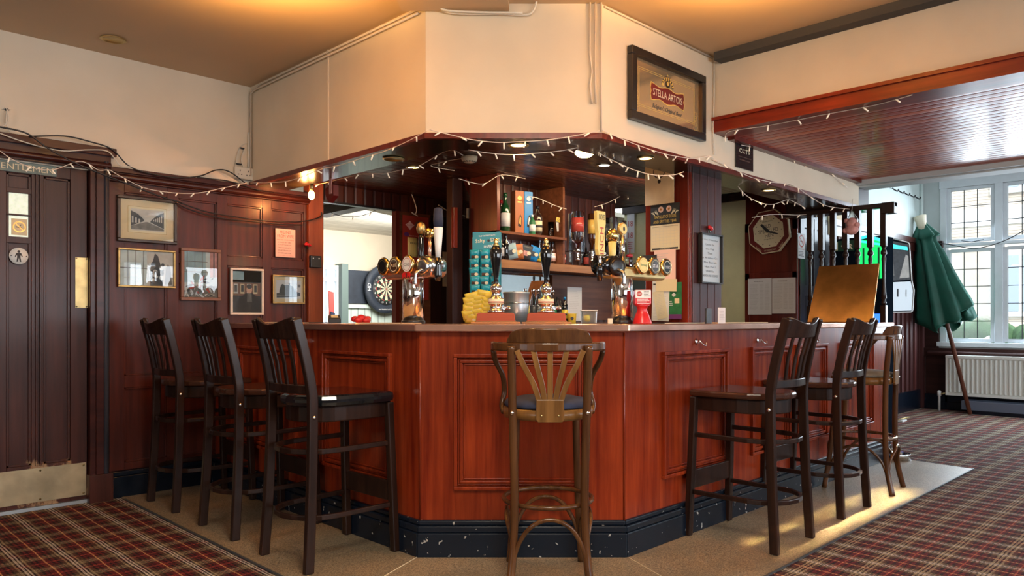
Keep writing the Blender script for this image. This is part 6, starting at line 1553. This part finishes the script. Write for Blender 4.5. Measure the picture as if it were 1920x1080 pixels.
# glowing machine behind the spindles
t = thing('games_machine', 'black games machine with glowing green glass top behind the spindle screen', 'games machine', (7.7, 2.8, 0))
m = MB(); m.box(-.10, .14, -.25, .22, 0, 1.93, 'machine_dark'); m.build('cabinet', t, bev=.01)
m = MB(); m.box(-.115, -.10, -.24, -.015, 1.52, 1.90, 'bin_green')
for y in (-.06, -.13, -.20): m.box(-.12, -.112, y - .008, y + .008, 1.52, 1.82, 'green_print')
m.build('lit_glass', t); m = MB(); m.tube([(-.12, -.24, 1.88), (-.12, -.10, 1.93), (-.10, .0, 1.92)], .015, 'neon_cyan'); m.tube([(-.12, -.24, 1.84), (-.12, -.02, 1.89)], .010, 'neon_cyan'); m.build('light_tube', t)
m = MB(); m.box(-.11, -.10, -.24, -.10, 1.05, 1.18, 'neon_blue'); m.build('lit_button_panel', t)
def ex(m, W, H, y):
    m.rect(-W, -W * .62, -H * .8, H * .8, 'cream_ink', y); m.flat([(-W * .3, 0), (-W * .1, H * .4), (-W * .1, H * .12), (W * .1, H * .12), (W * .1, -H * .12), (-W * .1, -H * .12), (-W * .1, -H * .4)], 'cream_ink', y)
    m.disc(W * .5, H * .55, H * .16, 'cream_ink', y); m.flat([(W * .3, H * .3), (W * .62, H * .35), (W * .85, H * .0), (W * .8, -.08 * H), (W * .6, H * .15), (W * .9, -H * .75), (W * .78, -H * .8), (W * .5, -H * .15), (W * .2, -H * .7), (W * .1, -H * .6), (W * .4, H * .1)], 'cream_ink', y)
sheet('exit_sign', 'dark green exit sign with arrow and running man left of the glowing machine top', 'sign', (1565, 453, 1602, 472), dict(X=7.58), 'exit_green', ex, th=.01)
sheet('notice_board', 'blank cream board high behind the spindle screen', 'board', (1552, 392, 1606, 440), dict(Y=3.08), 'paper_warm', None, th=.012)
q = P(1597, 418, X=6.36); t = thing('plush_toy', 'pink plush toy hanging from the spindle screen rail', 'soft toy', q)
m = MB(); m.ball((0, 0, 0), .045, 'pink', sx=.7, sz=1.0); m.ball((0, .0, -.055), .055, 'pink', sx=.7, sz=.8); m.ball((0, .04, .02), .022, 'pink'); m.ball((0, -.04, -.02), .026, 'pink'); m.ball((0, .05, -.06), .024, 'pink'); m.build('body', t)
m = MB(); m.prism([(-.05, .03), (.0, .11), (.05, .0), (.045, -.08), (-.045, -.08)], -.004, .004, 'frosted', plane='yz'); m.build('gift_bag', t); m = MB(); m.tube([(0, 0, .08), (.02, .0, .20)], .002, 'cable_white', 5); m.build('hanging_cord', t)
t = thing('coat_rail', 'row of small metal coat hooks high on the pale wall right of the spindles', 'coat hooks', P(1693, 362, Y=3.085)); x0 = -.22; m = MB(); m.box(-.45, .50, -.012, 0, .005, .018, 'green_white'); m.build('rail', t)
for k in range(5):
    m = MB(); a = -.40 + k * .2; m.tube(spline([(a, -.01, .01), (a, -.03, -.01), (a + .02, -.06, -.03), (a + .03, -.07, -.005)]), .008, 'ink', 6); m.build('hook', t)
q = P(1683, 862, Z=0); t = thing('dog_bowl', 'shiny steel dog bowl on the pale floor by the far bentwood stool', 'bowl', (q.x, q.y, .004)); m = MB(); m.lathe([(.10, 0), (.085, .045), (.09, .05), (.095, .045), (.08, .01), (.001, .008)], 'chrome', 32); m.build('bowl_body', t)
q = P(1690, 790, Z=0); t = thing('door_stop', 'small white object with brass bar on the carpet behind the far bentwood stool', 'door stop', (q.x, q.y, 0)); m = MB(); m.box(-.08, .06, -.04, .04, 0, .02, 'white_gloss'); m.build('foot_plate', t, bev=.004); m = MB(); m.tube([(-.1, 0, .03), (.1, -.05, .04)], .008, 'brass'); m.build('bar', t)
